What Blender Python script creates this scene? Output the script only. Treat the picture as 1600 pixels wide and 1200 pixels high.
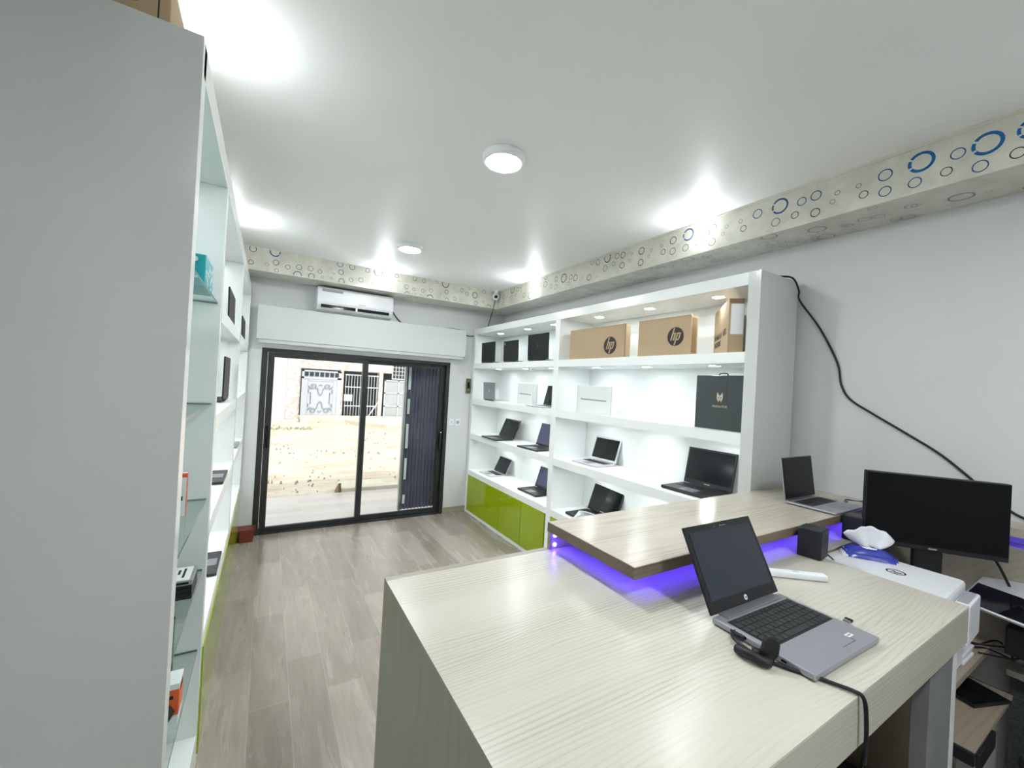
import bpy, bmesh, math, random
from mathutils import Matrix, Vector
random.seed(4)
PI = math.pi
for o in list(bpy.data.objects): bpy.data.objects.remove(o)
SC = bpy.context.scene
COL = SC.collection

# ------------------------------------------------------------------ camera
CAM_H = 1.72
yaw, pit, rol = 0.538786, 0.0053137, 0.0550818
f = Vector((math.sin(yaw)*math.cos(pit), math.cos(yaw)*math.cos(pit), math.sin(pit)))
r0 = Vector((math.cos(yaw), -math.sin(yaw), 0)); u0 = r0.cross(f)
r = r0*math.cos(rol) + u0*math.sin(rol); u = r.cross(f)
cam = bpy.data.cameras.new('camera'); camo = bpy.data.objects.new('camera', cam); COL.objects.link(camo)
camo.matrix_world = Matrix(((r.x, u.x, -f.x, 0), (r.y, u.y, -f.y, 0), (r.z, u.z, -f.z, CAM_H), (0, 0, 0, 1)))
cam.sensor_width = 36; cam.lens = 639.15/1600*36; cam.clip_start = 0.02; cam.clip_end = 200
SC.camera = camo

# ------------------------------------------------------------------ world, sun, exposure
W = bpy.data.worlds.new('world'); SC.world = W; W.use_nodes = True
bg = W.node_tree.nodes['Background']; bg.inputs[0].default_value = (1.0, 0.985, 0.97, 1); bg.inputs[1].default_value = 1.0
sun = bpy.data.lights.new('sun', 'SUN'); sun.energy = 1.3; sun.angle = math.radians(12); sun.color = (1, .975, .95)
suno = bpy.data.objects.new('sun', sun); COL.objects.link(suno); suno.rotation_euler = (math.radians(34), math.radians(14), 0)
SC.view_settings.view_transform = 'Standard'; SC.view_settings.look = 'None'
SC.view_settings.exposure = 0.74; SC.view_settings.gamma = 1.0; SC.view_settings.use_curve_mapping = False
SC.cycles.use_denoising = True
try: SC.cycles.denoiser = 'OPENIMAGEDENOISE'
except Exception: pass
SC.cycles.max_bounces = 10; SC.cycles.diffuse_bounces = 6; SC.cycles.glossy_bounces = 5; SC.cycles.transparent_max_bounces = 12
SC.cycles.sample_clamp_indirect = 6.0
LAMP_E = 150.0     # radiance of the round ceiling lamps
SPOT_E = 60.0      # radiance of the small shelf downlights

def area(name, loc, size, power, color=(1, 1, 1), rot=(0, 0, 0), shape='DISK', sy=None, spread=PI):
    l = bpy.data.lights.new(name, 'AREA'); l.energy = power; l.size = size; l.shape = shape; l.color = color; l.spread = spread
    if sy: l.size_y = sy
    o = bpy.data.objects.new(name, l); COL.objects.link(o); o.location = loc; o.rotation_euler = rot
    return o
COOL = (.93, .985, 1.0)

# ------------------------------------------------------------------ materials
def pbr(name, col, rough=.5, metal=0, spec=.5, coat=0, emit=None, es=0, trans=0, ior=1.45, alpha=1):
    m = bpy.data.materials.new(name); m.use_nodes = True
    b = m.node_tree.nodes['Principled BSDF']
    b.inputs['Base Color'].default_value = (*col, 1); b.inputs['Roughness'].default_value = rough
    b.inputs['Metallic'].default_value = metal; b.inputs['Specular IOR Level'].default_value = spec
    b.inputs['Coat Weight'].default_value = coat; b.inputs['Coat Roughness'].default_value = .08
    b.inputs['Transmission Weight'].default_value = trans; b.inputs['IOR'].default_value = ior
    b.inputs['Alpha'].default_value = alpha
    if emit: b.inputs['Emission Color'].default_value = (*emit, 1); b.inputs['Emission Strength'].default_value = es
    return m
def N(m, t, **k):
    n = m.node_tree.nodes.new(t)
    for a, v in k.items(): setattr(n, a, v)
    return n
def LK(m, a, b): m.node_tree.links.new(a, b)
def BS(m): return m.node_tree.nodes['Principled BSDF']
def mth(m, op, a, b=None):
    n = N(m, 'ShaderNodeMath', operation=op)
    for i, v in enumerate((a, b)):
        if v is None: continue
        if isinstance(v, (int, float)): n.inputs[i].default_value = v
        else: LK(m, v, n.inputs[i])
    return n.outputs[0]
def ramp(m, fac, stops):
    n = N(m, 'ShaderNodeValToRGB'); LK(m, fac, n.inputs[0]); e = n.color_ramp.elements
    while len(e) < len(stops): e.new(.5)
    for i, (p, c) in enumerate(stops): e[i].position = p; e[i].color = (*c, 1)
    return n.outputs[0]
def mixc(m, fac, a, b, mode='MIX'):
    n = N(m, 'ShaderNodeMix', data_type='RGBA', blend_type=mode)
    for s, v in ((0, fac), (6, a), (7, b)):
        if isinstance(v, (int, float)): n.inputs[s].default_value = v
        elif isinstance(v, tuple): n.inputs[s].default_value = (*v, 1)
        else: LK(m, v, n.inputs[s])
    return n.outputs[2]
def coords(m, scale=(1, 1, 1), rot=(0, 0, 0), kind='Object'):
    t = N(m, 'ShaderNodeTexCoord'); p = N(m, 'ShaderNodeMapping'); p.inputs['Scale'].default_value = scale; p.inputs['Rotation'].default_value = rot
    LK(m, t.outputs[kind], p.inputs['Vector']); return p.outputs[0]
def noise(m, vec, scale=1, detail=3, rough=.5, dist=0):
    n = N(m, 'ShaderNodeTexNoise'); LK(m, vec, n.inputs['Vector']); n.inputs['Scale'].default_value = scale
    n.inputs['Detail'].default_value = detail; n.inputs['Roughness'].default_value = rough; n.inputs['Distortion'].default_value = dist
    return n.outputs['Fac']
def bump(m, h, strength=.1, dist=.01):
    n = N(m, 'ShaderNodeBump'); n.inputs['Strength'].default_value = strength; n.inputs['Distance'].default_value = dist
    LK(m, h, n.inputs['Height']); LK(m, n.outputs[0], BS(m).inputs['Normal'])
def painted(name, col, rough=.5, var=.03, sc=1.5, spec=.4, bmp=.05, coat=0):
    m = pbr(name, col, rough, spec=spec, coat=coat); v = coords(m)
    nn = noise(m, v, sc, 4, .55)
    a = tuple(c*(1-var) for c in col); b = tuple(min(1, c*(1+var)) for c in col)
    LK(m, ramp(m, nn, [(.3, a), (.7, b)]), BS(m).inputs['Base Color'])
    if bmp: bump(m, noise(m, v, 60, 3, .6), bmp, .004)
    return m
def wood(name, base, dark, axis='X', rough=.3, contour=55, fine=1.0, amt=.55, spec=.5, warp=7.0, warp2=1.0):
    """straight grain lines bent by a stretched noise, so arches open where the noise is steep"""
    m = pbr(name, base, rough, spec=spec)
    s = {'X': (.55, 1.9, 1.9), 'Y': (1.9, .55, 1.9), 'Z': (1.9, 1.9, .55)}[axis]
    s2 = {'X': (3, 170, 170), 'Y': (170, 3, 170), 'Z': (170, 170, 3)}[axis]
    t = N(m, 'ShaderNodeTexCoord'); sp = N(m, 'ShaderNodeSeparateXYZ'); LK(m, t.outputs['Object'], sp.inputs[0])
    across = mth(m, 'ADD', sp.outputs[1 if axis == 'X' else 0], sp.outputs[1 if axis == 'Z' else 2])
    n1 = noise(m, coords(m, s), 1.0, 2.0, .4, .2)
    n2 = noise(m, coords(m, tuple(x*2.6 for x in s)), 1.0, 2.0, .5, .3)
    fr = mth(m, 'FRACT', mth(m, 'ADD', mth(m, 'ADD', mth(m, 'MULTIPLY', across, contour), mth(m, 'MULTIPLY', n1, warp)), mth(m, 'MULTIPLY', n2, warp2)))
    line = ramp(m, fr, [(0, (.9, .9, .9)), (.12, (.3, .3, .3)), (.4, (0, 0, 0)), (.75, (.1, .1, .1)), (1, (.9, .9, .9))])
    fn = noise(m, coords(m, s2), 1, 3, .6)
    fl = ramp(m, fn, [(.42, (0, 0, 0)), (.75, (1, 1, 1))])
    k = mth(m, 'ADD', mth(m, 'MULTIPLY', line, amt), mth(m, 'MULTIPLY', fl, .45*fine))
    big = noise(m, coords(m, tuple(x*1.5 for x in s)), 1.3, 3)
    k2 = mth(m, 'MULTIPLY', k, ramp(m, big, [(.36, (.12, .12, .12)), (.62, (1, 1, 1))]))
    LK(m, mixc(m, k2, base, dark), BS(m).inputs['Base Color'])
    bump(m, fn, .05, .002)
    return m

M = {}
M['wall'] = painted('wall_paint', (.66, .675, .68), .55)
M['ceil'] = painted('ceiling_paint', (.89, .90, .895), .48, var=.02, sc=.8, spec=.4, bmp=.04)
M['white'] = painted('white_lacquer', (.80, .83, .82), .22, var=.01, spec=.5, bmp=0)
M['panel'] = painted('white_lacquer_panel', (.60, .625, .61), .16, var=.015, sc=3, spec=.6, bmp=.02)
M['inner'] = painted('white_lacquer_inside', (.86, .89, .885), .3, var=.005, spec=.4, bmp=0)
M['green'] = pbr('green_lacquer', (.27, .36, .001), .08, spec=.6)
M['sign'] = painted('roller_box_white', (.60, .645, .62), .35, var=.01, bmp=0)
M['frame'] = pbr('dark_grey_aluminium', (.028, .031, .033), .38, .3)
M['black'] = pbr('black_plastic', (.012, .013, .014), .42)
M['blackg'] = pbr('black_gloss', (.006, .007, .008), .06, spec=.5)
M['mon'] = pbr('deep_black_screen', (.004, .005, .006), .28, spec=.18)
M['lidblack'] = pbr('black_lid', (.012, .013, .015), .5, spec=.3)
M['screen'] = pbr('screen_glass', (.010, .013, .015), .12, spec=.3)
M['screenhp'] = pbr('matte_screen', (.022, .03, .042), .22, spec=.5)
M['bluescr'] = pbr('blue_tinted_screen', (.035, .04, .09), .09, spec=.5)
M['silver'] = pbr('silver_aluminium', (.36, .37, .40), .34, .75)
M['silverd'] = pbr('silver_deck', (.36, .37, .41), .4, .5)
M['lightsilver'] = pbr('light_silver', (.62, .63, .65), .35, .35)
M['whitepl'] = pbr('white_plastic', (.80, .82, .85), .3)
M['key'] = pbr('key_black', (.014, .015, .016), .5)
M['greytxt'] = pbr('grey_print', (.35, .36, .37), .5)
M['cable'] = pbr('black_cable', (.008, .008, .009), .5)
M['card'] = painted('cardboard', (.43, .32, .20), .7, var=.06, sc=4, bmp=.1)
M['carddark'] = pbr('cardboard_edge', (.24, .16, .085), .8)
M['ink'] = pbr('printed_ink', (.02, .018, .016), .6)
M['boxwhite'] = pbr('white_carton', (.78, .80, .81), .35)
M['boxline'] = pbr('grey_line_print', (.30, .32, .34), .4)
M['anth'] = painted('anthracite_carton', (.052, .062, .066), .35, var=.08, sc=5, bmp=0)
M['gold'] = pbr('beige_foil', (.62, .55, .45), .4, .2)
M['teal'] = pbr('teal_carton', (.0, .36, .40), .35)
M['orange'] = pbr('orange_carton', (.75, .12, .03), .4)
M['redpl'] = pbr('red_brown_plastic', (.16, .03, .015), .4)
M['lampglow'] = pbr('lamp_diffuser', (.9, .9, .9), .4, emit=(.95, .985, 1), es=LAMP_E)
M['spotglow'] = pbr('downlight_glow', (.9, .9, .9), .4, emit=COOL, es=SPOT_E)
M['led'] = pbr('violet_led', (.2, .1, .9), .4, emit=(.10, .045, 1.0), es=50)
M['steel'] = pbr('steel', (.45, .45, .46), .3, .8)
M['chairw'] = pbr('white_moulded_plastic', (.68, .76, .74), .3)
M['bluep'] = pbr('blue_film', (.035, .05, .36), .25)
M['tissue'] = painted('tissue_paper', (.80, .81, .86), .9, var=.05, sc=12, bmp=.2)
M['greyfab'] = painted('grey_speckled_fabric', (.060, .066, .068), .95, var=.35, sc=90, spec=.2, bmp=.3)
M['edge'] = wood('board_edge', (.19, .145, .105), (.09, .07, .05), 'X', .5)
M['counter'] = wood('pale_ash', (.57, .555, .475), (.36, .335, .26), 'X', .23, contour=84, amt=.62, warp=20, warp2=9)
M['counterv'] = wood('pale_ash_upright_shaded', (.34, .335, .27), (.25, .24, .185), 'Z', .4, contour=10, amt=.6, warp=9, warp2=2)  # shade on the counter's end panel is put into this darker ash colour
M['countery'] = wood('pale_ash_side', (.50, .485, .40), (.33, .31, .24), 'Y', .35, contour=30)
M['shelfw'] = wood('greyed_ash', (.53, .48, .405), (.30, .25, .19), 'X', .22, contour=60, amt=.3, fine=1.6, warp=4)
M['desk'] = wood('brown_ash', (.36, .30, .23), (.22, .18, .125), 'X', .4, contour=40)
M['inpanel'] = wood('taupe_board', (.36, .325, .265), (.26, .23, .18), 'X', .4, contour=25)
M['post'] = painted('grey_post_paint', (.20, .205, .21), .6, var=.08, sc=9)

# clear glass: transparent with a glossy skin, so light and view pass as through a thin pane
def thinglass(name, tint=(.93, .97, .96), refl=.08, rough=0.0):
    m = bpy.data.materials.new(name); m.use_nodes = True; nt = m.node_tree; nt.nodes.clear()
    out = N(m, 'ShaderNodeOutputMaterial'); t = N(m, 'ShaderNodeBsdfTransparent'); t.inputs[0].default_value = (*tint, 1)
    g = N(m, 'ShaderNodeBsdfGlossy'); g.inputs['Roughness'].default_value = rough
    fr = N(m, 'ShaderNodeFresnel'); fr.inputs[0].default_value = 1.3
    x = N(m, 'ShaderNodeMixShader'); LK(m, mth(m, 'MINIMUM', fr.outputs[0], refl), x.inputs[0]); LK(m, t.outputs[0], x.inputs[1]); LK(m, g.outputs[0], x.inputs[2])
    LK(m, x.outputs[0], out.inputs[0]); return m
M['glass'] = thinglass('door_glass', refl=.3)
M['shelfglass'] = thinglass('shelf_glass', (.90, .955, .94), refl=.22)
M['glassedge'] = pbr('glass_edge', (.10, .16, .15), .2)
M['bottle'] = thinglass('clear_plastic', (.9, .93, .95))

# floor planks
def floor_mat():
    m = pbr('floor_planks', (.4, .36, .32), .22, spec=.5)
    t = N(m, 'ShaderNodeTexCoord'); s = N(m, 'ShaderNodeSeparateXYZ'); LK(m, t.outputs['Object'], s.inputs[0])
    c = N(m, 'ShaderNodeCombineXYZ'); LK(m, s.outputs[1], c.inputs[0]); LK(m, s.outputs[0], c.inputs[1])
    b = N(m, 'ShaderNodeTexBrick'); LK(m, c.outputs[0], b.inputs['Vector'])
    b.inputs['Color1'].default_value = (.235, .203, .172, 1); b.inputs['Color2'].default_value = (.40, .358, .318, 1); b.inputs['Mortar'].default_value = (.46, .44, .41, 1)
    b.inputs['Scale'].default_value = 1; b.inputs['Brick Width'].default_value = .92; b.inputs['Row Height'].default_value = .185
    b.inputs['Mortar Size'].default_value = .0016; b.inputs['Mortar Smooth'].default_value = .3; b.inputs['Bias'].default_value = .1; b.offset = .37
    v = coords(m, (9, 1.3, 1)); n1 = noise(m, v, 1, 5, .65, .6)
    col = mixc(m, .75, b.outputs['Color'], ramp(m, n1, [(.28, (.74, .71, .68)), (.5, (.92, .90, .88)), (.8, (1.04, 1.03, 1.02))]), 'MULTIPLY')
    v2 = coords(m, (40, 4, 1)); n2 = noise(m, v2, 1, 4, .7, .4)
    col = mixc(m, .4, col, ramp(m, n2, [(.3, (.62, .60, .58)), (.62, (1.1, 1.1, 1.1))]), 'MULTIPLY')
    v3 = coords(m, (5.5, .9, 1)); n3 = noise(m, v3, 1, 3, .5, 1.2)
    crack = ramp(m, mth(m, 'ABSOLUTE', mth(m, 'SUBTRACT', n3, .36)), [(0, (1, 1, 1)), (.008, (0, 0, 0))])
    col = mixc(m, mth(m, 'MULTIPLY', crack, .6), col, (.15, .13, .11))
    LK(m, col, BS(m).inputs['Base Color']); bump(m, n2, .05, .003)
    LK(m, ramp(m, n1, [(.3, (.20, .20, .20)), (.8, (.34, .34, .34))]), BS(m).inputs['Roughness'])
    return m
M['floor'] = floor_mat()
# wallpaper on the boxed beams: cream, cloudy
def paper_mat(name, a, b, rough):
    m = pbr(name, a, rough, spec=.6); v = coords(m)
    n1 = noise(m, v, 7, 5, .65, .5)
    LK(m, ramp(m, n1, [(.35, a), (.68, b)]), BS(m).inputs['Base Color']); return m
M['paper'] = paper_mat('ring_wallpaper', (.56, .55, .48), (.70, .69, .62), .14)
M['rk'] = pbr('ring_black', (.03, .035, .05), .25); M['rb'] = pbr('ring_navy', (.04, .09, .24), .25)
M['rB'] = pbr('ring_blue', (.01, .12, .33), .25); M['rg'] = pbr('ring_grey', (.14, .15, .18), .25)
M['rf'] = pbr('ring_faint', (.17, .17, .19), .3)

# ------------------------------------------------------------------ mesh helpers
class MB:
    def __init__(s): s.v = []; s.f = []; s.m = []; s.sm = []
    def quad(s, pts, mi=0, sm=False):
        n = len(s.v); s.v += [tuple(p) for p in pts]; s.f.append(tuple(range(n, n+len(pts)))); s.m.append(mi); s.sm.append(sm); return s
    def box(s, x0, y0, z0, x1, y1, z1, mi=0, T=None):
        if x0 > x1: x0, x1 = x1, x0
        if y0 > y1: y0, y1 = y1, y0
        if z0 > z1: z0, z1 = z1, z0
        n = len(s.v); P = [(x0, y0, z0), (x1, y0, z0), (x1, y1, z0), (x0, y1, z0), (x0, y0, z1), (x1, y0, z1), (x1, y1, z1), (x0, y1, z1)]
        if T: P = [tuple(T @ Vector(p)) for p in P]
        s.v += P
        for q in ((0, 3, 2, 1), (4, 5, 6, 7), (0, 1, 5, 4), (1, 2, 6, 5), (2, 3, 7, 6), (3, 0, 4, 7)):
            s.f.append(tuple(n+i for i in q)); s.m.append(mi); s.sm.append(False)
        return s
    def cyl(s, c, rad, h, seg=24, axis='Z', mi=0, r2=None, T=None):
        r2 = rad if r2 is None else r2; n = len(s.v); P = []
        for k, rr in ((0, rad), (h, r2)):
            for i in range(seg):
                a = 2*PI*i/seg; ca, sa = math.cos(a)*rr, math.sin(a)*rr
                p = {'Z': (ca, sa, k), 'Y': (sa, k, ca), 'X': (k, ca, sa)}[axis]
                P.append((c[0]+p[0], c[1]+p[1], c[2]+p[2]))
        if T: P = [tuple(T @ Vector(p)) for p in P]
        s.v += P
        for i in range(seg):
            j = (i+1) % seg; s.f.append((n+i, n+j, n+seg+j, n+seg+i)); s.m.append(mi); s.sm.append(True)
        s.f.append(tuple(n+seg-1-i for i in range(seg))); s.m.append(mi); s.sm.append(False)
        s.f.append(tuple(n+seg+i for i in range(seg))); s.m.append(mi); s.sm.append(False)
        return s
    def lathe(s, c, prof, seg=32, mi=0):
        n = len(s.v)
        for rr, z in prof:
            for i in range(seg):
                a = 2*PI*i/seg; s.v.append((c[0]+rr*math.cos(a), c[1]+rr*math.sin(a), c[2]+z))
        for k in range(len(prof)-1):
            for i in range(seg):
                j = (i+1) % seg; s.f.append((n+k*seg+i, n+k*seg+j, n+(k+1)*seg+j, n+(k+1)*seg+i)); s.m.append(mi); s.sm.append(True)
        return s
    def tube(s, pts, rad, seg=8, mi=0, sub=6):
        P = [Vector(p) for p in pts]
        if len(P) > 2 and sub > 1:
            Q = []
            for i in range(len(P)-1):
                a = P[max(i-1, 0)]; b = P[i]; c = P[i+1]; d = P[min(i+2, len(P)-1)]
                for k in range(sub):
                    t = k/sub
                    Q.append(.5*((2*b)+(c-a)*t+(2*a-5*b+4*c-d)*t*t+(3*b-a-3*c+d)*t*t*t))
            Q.append(P[-1]); P = Q
        n = len(s.v); up = Vector((0, 0, 1))
        for i, p in enumerate(P):
            t = (P[min(i+1, len(P)-1)]-P[max(i-1, 0)]).normalized()
            a = t.cross(up)
            if a.length < .05: a = t.cross(Vector((1, 0, 0)))
            a.normalize(); b = t.cross(a)
            for k in range(seg):
                an = 2*PI*k/seg; s.v.append(tuple(p+a*math.cos(an)*rad+b*math.sin(an)*rad))
        for i in range(len(P)-1):
            for k in range(seg):
                j = (k+1) % seg; s.f.append((n+i*seg+k, n+i*seg+j, n+(i+1)*seg+j, n+(i+1)*seg+k)); s.m.append(mi); s.sm.append(True)
        s.f.append(tuple(n+k for k in range(seg))); s.m.append(mi); s.sm.append(False)
        e = n+(len(P)-1)*seg; s.f.append(tuple(e+seg-1-k for k in range(seg))); s.m.append(mi); s.sm.append(False)
        return s
    def prism(s, poly, d0, d1, axis='Y', mi=0):
        # poly 2-D points; extruded along axis: Y -> (a,.,b) ; X -> (.,a,b) ; Z -> (a,b,.)
        n = len(s.v); L = len(poly)
        f_ = {'Y': lambda a, b, d: (a, d, b), 'X': lambda a, b, d: (d, a, b), 'Z': lambda a, b, d: (a, b, d)}[axis]
        for d in (d0, d1):
            for a, b in poly: s.v.append(f_(a, b, d))
        s.f.append(tuple(range(n, n+L))); s.m.append(mi); s.sm.append(False)
        s.f.append(tuple(n+2*L-1-i for i in range(L))); s.m.append(mi); s.sm.append(False)
        for i in range(L):
            j = (i+1) % L; s.f.append((n+i, n+j, n+L+j, n+L+i)); s.m.append(mi); s.sm.append(False)
        return s
    def build(s, name, mats, parent=None, bevel=0, loc=None, rot=None, fix=True):
        me = bpy.data.meshes.new(name); me.from_pydata(s.v, [], s.f)
        if not isinstance(mats, (list, tuple)): mats = [mats]
        for m in mats: me.materials.append(m)
        for i, p in enumerate(me.polygons): p.material_index = s.m[i]; p.use_smooth = s.sm[i]
        if fix:
            bm = bmesh.new(); bm.from_mesh(me); bmesh.ops.recalc_face_normals(bm, faces=bm.faces); bm.to_mesh(me); bm.free()
        o = bpy.data.objects.new(name, me); COL.objects.link(o)
        if parent: o.parent = parent
        if loc: o.location = loc
        if rot: o.rotation_euler = rot
        if bevel:
            b = o.modifiers.new('bevel', 'BEVEL'); b.width = bevel; b.segments = 2; b.limit_method = 'ANGLE'; b.angle_limit = math.radians(50)
        return o
def tag(o, label, cat, group=None, kind=None):
    o['label'] = label; o['category'] = cat
    if group: o['group'] = group
    if kind: o['kind'] = kind
    return o
def thing(name, label, cat, loc=(0, 0, 0), rz=0, group=None):
    o = bpy.data.objects.new(name, None); COL.objects.link(o); o.location = loc; o.rotation_euler = (0, 0, rz)
    o.empty_display_size = .05
    return tag(o, label, cat, group)
def struct(name, mb, mats, **k):
    o = mb.build(name, mats, **k); o['kind'] = 'structure'; return o
def text(name, body, size, mat, parent, loc, rot, shear=0, extr=.0006, sx=1, offset=0, align='CENTER'):
    c = bpy.data.curves.new(name, 'FONT'); c.body = body; c.size = size; c.extrude = extr; c.align_x = align; c.align_y = 'CENTER'; c.shear = shear; c.offset = offset
    t = bpy.data.objects.new(name, c); COL.objects.link(t)
    dg = bpy.context.evaluated_depsgraph_get(); dg.update()
    me = bpy.data.meshes.new_from_object(t.evaluated_get(dg)); bpy.data.objects.remove(t)
    me.materials.clear(); me.materials.append(mat)
    o = bpy.data.objects.new(name, me); COL.objects.link(o); o.parent = parent; o.location = loc; o.rotation_euler = rot; o.scale = (sx, 1, 1)
    return o
def copy_tree(o, parent=None):
    c = o.copy(); COL.objects.link(c); c.parent = parent
    for ch in list(o.children): copy_tree(ch, c)
    return c

# ------------------------------------------------------------------ the room
XR, XL, YB, YN, ZC = 2.83, -.67, 5.05, -2.6, 2.93
struct('floor', MB().box(XL-.2, YN-.2, -.1, XR+.2, YB+.19, 0), M['floor'])
struct('ceiling', MB().box(XL-.2, YN-.2, ZC, XR+.2, YB+.2, ZC+.12), M['ceil'])
struct('wall_right', MB().box(XR, YN-.2, 0, XR+.2, YB+.2, ZC), M['wall'])
struct('wall_left', MB().box(XL-.2, YN-.2, 0, XL, YB+.2, ZC), M['wall'])
struct('wall_rear', MB().box(XL, YN-.2, 0, XR, YN, ZC), M['wall'])
DX0, DX1, DZ = -.062, 2.055, 1.982
struct('wall_front', MB().box(XL, YB, 0, DX0, YB+.2, ZC).box(DX1, YB, 0, XR, YB+.2, ZC).box(DX0, YB, DZ, DX1, YB+.2, ZC), M['wall'])
struct('baseboard_front', MB().box(DX1+.01, YB-.012, 0, 2.372, YB, .075).box(-.18, YB-.012, 0, DX0-.01, YB, .075), M['inpanel'])

RX = [(0.468,2.834,0.047,'B'),(0.669,2.846,0.0465,'B'),(0.553,2.83,0.0245,'b'),(0.796,2.838,0.0285,'b'),(1.27,2.854,0.045,'M'),(1.156,2.84,0.024,'b'),(1.087,2.847,0.027,'b'),(0.989,2.825,0.0125,'k'),(1.009,2.785,0.0125,'g'),(0.899,2.826,0.012,'k'),(0.877,2.774,0.0195,'k'),(1.188,2.774,0.02,'k'),(1.087,2.754,0.024,'k'),(1.29,2.766,0.025,'g'),(0.794,2.758,0.025,'b'),(0.688,2.758,0.0245,'b'),(0.586,2.766,0.02,'k'),(0.486,2.746,0.025,'b'),(0.386,2.756,0.0225,'k'),(0.352,2.84,0.04,'B'),(1.397,2.851,0.0285,'b'),(1.48,2.787,0.02,'k'),(1.5,2.838,0.0125,'k'),(1.592,2.833,0.0125,'g'),(1.614,2.792,0.012,'g'),(1.691,2.76,0.0265,'g'),(1.685,2.854,0.024,'b'),(1.875,2.863,0.0435,'M'),(1.799,2.788,0.025,'g'),(1.894,2.774,0.0255,'g'),(2.001,2.857,0.028,'k'),(2.002,2.777,0.0265,'g'),(2.086,2.793,0.0215,'k'),(2.105,2.844,0.0125,'k'),(2.201,2.836,0.0125,'k'),(2.222,2.793,0.0125,'g'),(2.298,2.855,0.029,'k'),(2.301,2.764,0.027,'k'),(2.399,2.856,0.0105,'k'),(2.421,2.809,0.0115,'g'),(2.499,2.872,0.0275,'k'),(2.566,2.88,0.025,'k'),(2.503,2.787,0.027,'k'),(2.604,2.822,0.0185,'k'),(2.681,2.891,0.041,'M'),(2.705,2.806,0.027,'g'),(2.803,2.881,0.026,'g'),(2.884,2.898,0.02,'k'),(2.816,2.754,0.011,'k'),(2.915,2.767,0.0285,'k'),(3.015,2.784,0.012,'k'),(3.112,2.802,0.0315,'k'),(3.181,2.822,0.0245,'k'),(3.296,2.835,0.045,'k'),(3.214,2.764,0.0195,'k'),(3.424,2.851,0.026,'k'),(3.513,2.791,0.0205,'g'),(3.425,2.769,0.026,'g'),(3.616,2.832,0.033,'g'),(3.616,2.906,0.025,'k'),(3.706,2.845,0.02,'g'),(3.914,2.857,0.0245,'g'),(3.904,2.761,0.0405,'k'),(4.037,2.787,0.029,'k'),(3.792,2.743,0.028,'g'),(4.012,2.918,0.019,'g'),(4.118,2.905,0.0275,'g'),(4.187,2.877,0.026,'k'),(4.307,2.894,0.044,'k'),(4.221,2.817,0.0195,'k'),(4.327,2.802,0.024,'g'),(4.429,2.834,0.0135,'k'),(4.528,2.847,0.0275,'k'),(4.643,2.813,0.0255,'k'),(4.527,2.762,0.0205,'k')]
RB = [(-0.191,2.771,0.023,'k'),(-0.18,2.901,0.0305,'k'),(-0.057,2.776,0.0155,'k'),(0.016,2.808,0.0265,'k'),(0.004,2.91,0.047,'M'),(0.119,2.784,0.0225,'k'),(0.218,2.802,0.0275,'b'),(0.324,2.808,0.026,'g'),(0.41,2.795,0.0215,'k'),(0.434,2.743,0.013,'k'),(0.54,2.797,0.0115,'g'),(0.524,2.748,0.013,'k'),(0.612,2.827,0.027,'k'),(0.6,2.908,0.03,'b'),(0.716,2.763,0.0225,'k'),(0.816,2.781,0.0255,'g'),(0.622,2.732,0.03,'k'),(0.722,2.902,0.0305,'k'),(0.881,2.898,0.0245,'k'),(0.995,2.902,0.049,'b'),(1.125,2.822,0.027,'g'),(1.199,2.896,0.0215,'k'),(1.224,2.842,0.0125,'g'),(0.938,2.762,0.012,'g'),(1.317,2.792,0.0255,'g'),(1.404,2.779,0.0185,'k'),(1.512,2.779,0.0205,'k'),(1.61,2.797,0.023,'g'),(1.602,2.708,0.0415,'k'),(1.73,2.778,0.0115,'g'),(1.805,2.816,0.025,'k'),(1.787,2.908,0.046,'k'),(1.908,2.878,0.0155,'g'),(1.716,2.732,0.013,'g'),(1.815,2.719,0.025,'k'),(1.915,2.748,0.023,'g'),(1.999,2.739,0.0195,'g'),(2.004,2.869,0.0235,'k'),(2.073,2.839,0.0215,'k'),(2.097,2.906,0.0175,'k'),(2.185,2.837,0.038,'k'),(2.202,2.74,0.0245,'k'),(2.3,2.772,0.0165,'k'),(2.31,2.9,0.024,'k'),(2.388,2.719,0.0305,'k'),(0.208,2.722,0.0385,'b'),(0.335,2.732,0.0295,'k'),(1.426,2.727,0.013,'k'),(1.49,2.724,0.013,'k'),(0.024,2.732,0.019,'k'),(1.407,2.902,0.0255,'k'),(1.518,2.898,0.0225,'k'),(1.674,2.907,0.019,'k'),(1.327,2.716,0.0255,'k')]
BXR, BYB, BXL, BZ = 2.51, 4.68, -.31, 2.705
RM = {'k': 1, 'b': 2, 'M': 2, 'B': 3, 'g': 4, 'f': 5}
RMATS = [M['paper'], M['rk'], M['rb'], M['rB'], M['rg'], M['rf']]
def ring(mb, fn, a, b, r, c, lo, hi, ulo=-99, uhi=99):
    t = r*{'B': .27, 'M': .22}.get(c, .18); seg = 20 if r < .03 else 32
    gap = random.random()*2*PI if c in 'BM' else None
    for i in range(seg):
        a0 = 2*PI*i/seg; a1 = 2*PI*(i+1)/seg
        if gap is not None and i in (2, 29): continue
        P = [(a+rr*math.cos(x), b+rr*math.sin(x)) for rr, x in ((r-t, a0), (r, a0), (r, a1), (r-t, a1))]
        if all(lo < p[1] < hi and ulo < p[0] < uhi for p in P): mb.quad([fn(*p) for p in P], RM[c])
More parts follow.
